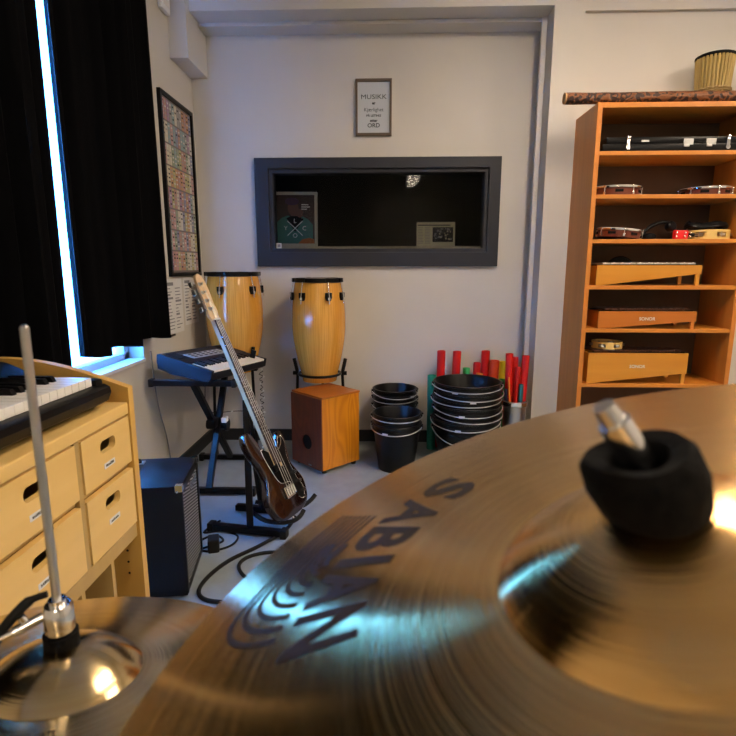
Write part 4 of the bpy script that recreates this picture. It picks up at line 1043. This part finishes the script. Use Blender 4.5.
# felt and rod belong to the stand
topz = CW + CH
rmax = Vector(mC.translation)
mS = mC.copy()
t = thing('cymbal_stand', 'chrome boom cymbal stand whose tip and black felt rise from the crash cymbal', 'cymbal stand', mtx=mS)
RD = lambda s: (.004 - .29 * s, 0, topz + .957 * s)
bm = new(); cyl(bm, RD(-.10), RD(.036), .0035, seg=16)
cyl(bm, RD(.012), RD(.036), .0052, seg=20); cyl(bm, RD(.035), RD(.0425), .0040, .0034, 16)
obj('rod', bm, M['chrome'], t, 40)
bm = new()
pf = [(.0065, .002), (.0140, .0005), (.0168, .003), (.0186, .0125), (.0178, .0205), (.0155, .0235), (.0100, .0222), (.0078, .014)]
lathe(bm, [(r * (1 + .0), z + topz - .001) for r, z in pf], 40, close=True)
for v in bm.verts:
    a = math.atan2(v.co.y, v.co.x); v.co.x *= 1 + .03 * math.sin(3 * a + .5); v.co.y *= 1 + .03 * math.sin(3 * a + .5); v.co.z += .0007 * math.sin(2 * a + 1); v.co.x += .0006 - (v.co.z - topz) * .12
obj('felt_washer', bm, M['felt'], t, 60, label='thick black felt washer')
bm = new(); lathe(bm, [(.004, topz - .020), (.018, topz - .020), (.018, topz - .008), (.004, topz - .008)], 24, close=True); obj('lower_felt', bm, M['felt'], t, 40)
bm = new(); cyl(bm, RD(-.09), RD(-.024), .007, seg=16); cyl(bm, RD(-.14), RD(-.09), .012, seg=16); cyl(bm, RD(-.125), (RD(-.125)[0], .03, RD(-.125)[2]), .011, seg=16); obj('tilter', bm, M['chrome'], t, 40)
inv = mS.inverted(); base = mS @ Vector(RD(-.13)); gx, gy = base.x + .02, base.y
bm = new(); tube(bm, [inv @ Vector((base.x, base.y, base.z)), inv @ Vector((gx, gy, base.z - .05)), inv @ Vector((gx, gy, .15))], [.010, .0125, .0125], 14); obj('pole', bm, M['chrome'], t, 40)
for a in (20, 140, 260):
    bm = new(); c, s = math.cos(R(a)), math.sin(R(a)); P = lambda r, z: inv @ Vector((gx + c * r, gy + s * r, z))
    tube(bm, [P(.012, .42), P(.16, .20), P(.29, .018)], .007, 8); tube(bm, [P(.012, .16), P(.19, .16)], .005, 8); lg = obj('leg', bm, M['chrome'], t, True)
    bm = new(); tube(bm, [P(.27, .035), P(.305, .010)], [.012, .011], 10); obj('foot', bm, M['rubber'], lg)

# hi-hat
nH = Vector((math.sin(.0516), math.sin(.175), 1)).normalized()
cH = Vector((-.259, .363, .900))
mH = normal_frame(nH); mH.translation = cH
HR, HB, HH, HW = .178, .0585, .022, .020
t = thing('hi_hat_cymbal', 'upper bronze hi-hat cymbal with a shiny bell at the bottom left', 'cymbal', mtx=mH, group=None)
bm = new(); cymbal(bm, HR, HB, HH, HW); obj('disc', bm, M['hat'], t, 30)
def wrapH(phi0, r0, k=1):
    def f(co):
        r = r0 + co.y; a = R(phi0) - co.x / r0
        return Vector((r * math.cos(a), r * math.sin(a), cym_z(r, HR, HB, HH, HW) + .00025))
    return f
def wrapI(phi0, r0):
    def f(co):
        r = r0 - co.y; a = R(phi0) + co.x / r0
        return Vector((r * math.cos(a), r * math.sin(a), cym_z(r, HR, HB, HH, HW) + .00025))
    return f
bm = new(); text(bm, 'HAND CRAFTED HATS', .0075, None, bold=.0002, fn=wrapI(-84, .0735), width=.055); text(bm, 'MADE IN CANADA', .006, None, bold=.0002, fn=wrapI(-84, .082), width=.045)
ribbon_pts = None
obj('lettering', bm, M['crash_ink'], t)
t = thing('hi_hat_cymbal', 'lower hi-hat cymbal, mostly hidden right under the shiny upper one', 'cymbal', mtx=mH @ Matrix.Translation((0, 0, -.004)))
bm = new(); cymbal(bm, HR, HB, HH, HW, flip=-1); obj('disc', bm, M['hat'], t, 30)
rp_ = mH @ Vector((0, 0, HW + HH))
t = thing('hi_hat_stand', 'chrome hi-hat stand with its upright rod and clutch at the left', 'hi-hat stand', (rp_.x - .003, rp_.y, 0))
zt = rp_.z
bm = new(); cyl(bm, (0, 0, .12), (0, 0, 1.197), .0033, seg=16); bmesh.ops.create_uvsphere(bm, u_segments=14, v_segments=8, radius=.0034, matrix=Matrix.Translation((0, 0, 1.197)))
obj('rod', bm, M['steel'], t, 40)
bm = new(); lathe(bm, [(.0035, zt + .012), (.0105, zt + .012), (.0110, zt + .014), (.0110, zt + .034), (.0095, zt + .0365), (.0035, zt + .0365)], 32, close=True)
lathe(bm, [(.0035, zt + .0365), (.0065, zt + .0365), (.0065, zt + .041), (.0035, zt + .041)], 20, close=True)
cl = obj('clutch', bm, M['chrome'], t, 40)
bm = new(); cyl(bm, (-.008, -.004, zt + .029), (-.026, -.016, zt + .0225), .0038, seg=14)
cyl(bm, (-.020, -.010, zt + .026), (-.022, -.012, zt + .0335), .003, seg=10); cyl(bm, (-.026, -.016, zt + .0225), (-.034, -.021, zt + .020), .0026, .0018, 10)
obj('wing_screw', bm, M['chrome'], cl, 40)
bm = new(); pts = [(-.010, .004, zt + .042), (-.022, -.002, zt + .039), (-.034, -.012, zt + .026), (-.039, -.018, zt + .015)]; tube(bm, smooth_path(pts, 4), [.0028] * 4 + [.0042] * 5 + [.0038] * 4, 10); obj('wing_grip', bm, M['rubber'], cl, True)
bm = new(); lathe(bm, [(.0035, zt - .002), (.0125, zt - .003), (.0130, zt + .0), (.0130, zt + .0115), (.0035, zt + .0118)], 32, close=True); obj('clutch_felt', bm, M['felt'], t, 40)
bm = new(); lathe(bm, [(.0035, .12), (.0125, .12), (.0125, .83), (.016, .832), (.016, .84), (.0036, .84)], 24, close=True); obj('pole', bm, M['chrome'], t, 40)
for a in (70, 190, 310):
    bm = new(); c, s = math.cos(R(a)), math.sin(R(a)); P = lambda r, z: Vector((c * r, s * r, z))
    tube(bm, [P(.012, .36), P(.14, .17), P(.25, .018)], .007, 8); lg = obj('leg', bm, M['chrome'], t, True)
    bm = new(); tube(bm, [P(.235, .032), P(.265, .010)], [.012, .011], 10); obj('foot', bm, M['rubber'], lg)
bm = new(); box(bm, (.0, -.20, .035), (.075, .27, .012), (R(6), 0, 0), .004); obj('pedal', bm, M['steel'], t, 40)

# ---------------------------------------------------------------- one object for each loose piece of repeated small parts
def split_loose(o):
    bm = new(); bm.from_mesh(o.data); bm.verts.ensure_lookup_table(); seen = set(); isl = []
    for v in bm.verts:
        if v.index in seen: continue
        st = [v]; seen.add(v.index); g = []
        while st:
            x = st.pop(); g.append(x.index)
            for e in x.link_edges:
                y = e.other_vert(x)
                if y.index not in seen: seen.add(y.index); st.append(y)
        isl.append(set(g))
    if len(isl) < 2: bm.free(); return
    src = o.data
    for k, g in enumerate(isl):
        b2 = bm.copy(); b2.verts.ensure_lookup_table()
        bmesh.ops.delete(b2, geom=[v for v in b2.verts if v.index not in g], context='VERTS')
        me = bpy.data.meshes.new(src.name); b2.to_mesh(me); b2.free()
        for m in src.materials: me.materials.append(m)
        if k == 0: o.data = me
        else:
            c = o.copy(); c.data = me; C.objects.link(c)
    bm.free()
SPLIT = {'end_cap', 'end_panel', 'speaker_grille', 'fret', 'handle_ear', 'handle_cap', 'inlay_dot', 'shelf_hole', 'control_button', 'bulb', 'bar_rail', 'white_key', 'black_key', 'upright'}
for o in list(C.objects):
    if o.type == 'MESH' and o.parent is not None and o.name.split('.')[0] in SPLIT and len(o.children) == 0: split_loose(o)

# ---------------------------------------------------------------- world (blue daylight outside) and camera
w = bpy.data.worlds.new('daylight'); sc.world = w; w.use_nodes = True
bg = w.node_tree.nodes['Background']; bg.inputs['Color'].default_value = (.06, .32, 1.0, 1); bg.inputs['Strength'].default_value = 25.
ld = bpy.data.lights.new('window_portal', 'AREA'); ld.shape = 'RECTANGLE'; ld.size = WY1 - WY0; ld.size_y = WZ1 - WZ0; ld.cycles.is_portal = True
lo = bpy.data.objects.new('window_portal', ld); C.objects.link(lo); lo.location = (XL - .12, (WY0 + WY1) / 2, (WZ0 + WZ1) / 2); lo.rotation_euler = (R(90), 0, R(-90))

cam = bpy.data.cameras.new('camera'); co = bpy.data.objects.new('camera', cam); C.objects.link(co)
cam.sensor_width = 36; cam.lens = 530 / 736 * 36; cam.clip_start = .01
co.location = (0, 0, 1.24); co.rotation_euler = (R(90 - 10.7), 0, R(2.0))
cam.dof.use_dof = True; cam.dof.focus_distance = 3.2; cam.dof.aperture_fstop = 13
sc.camera = co
vs = sc.view_settings; vs.view_transform = 'Standard'; vs.look = 'None'; vs.exposure = .47; vs.gamma = 1; vs.use_curve_mapping = False
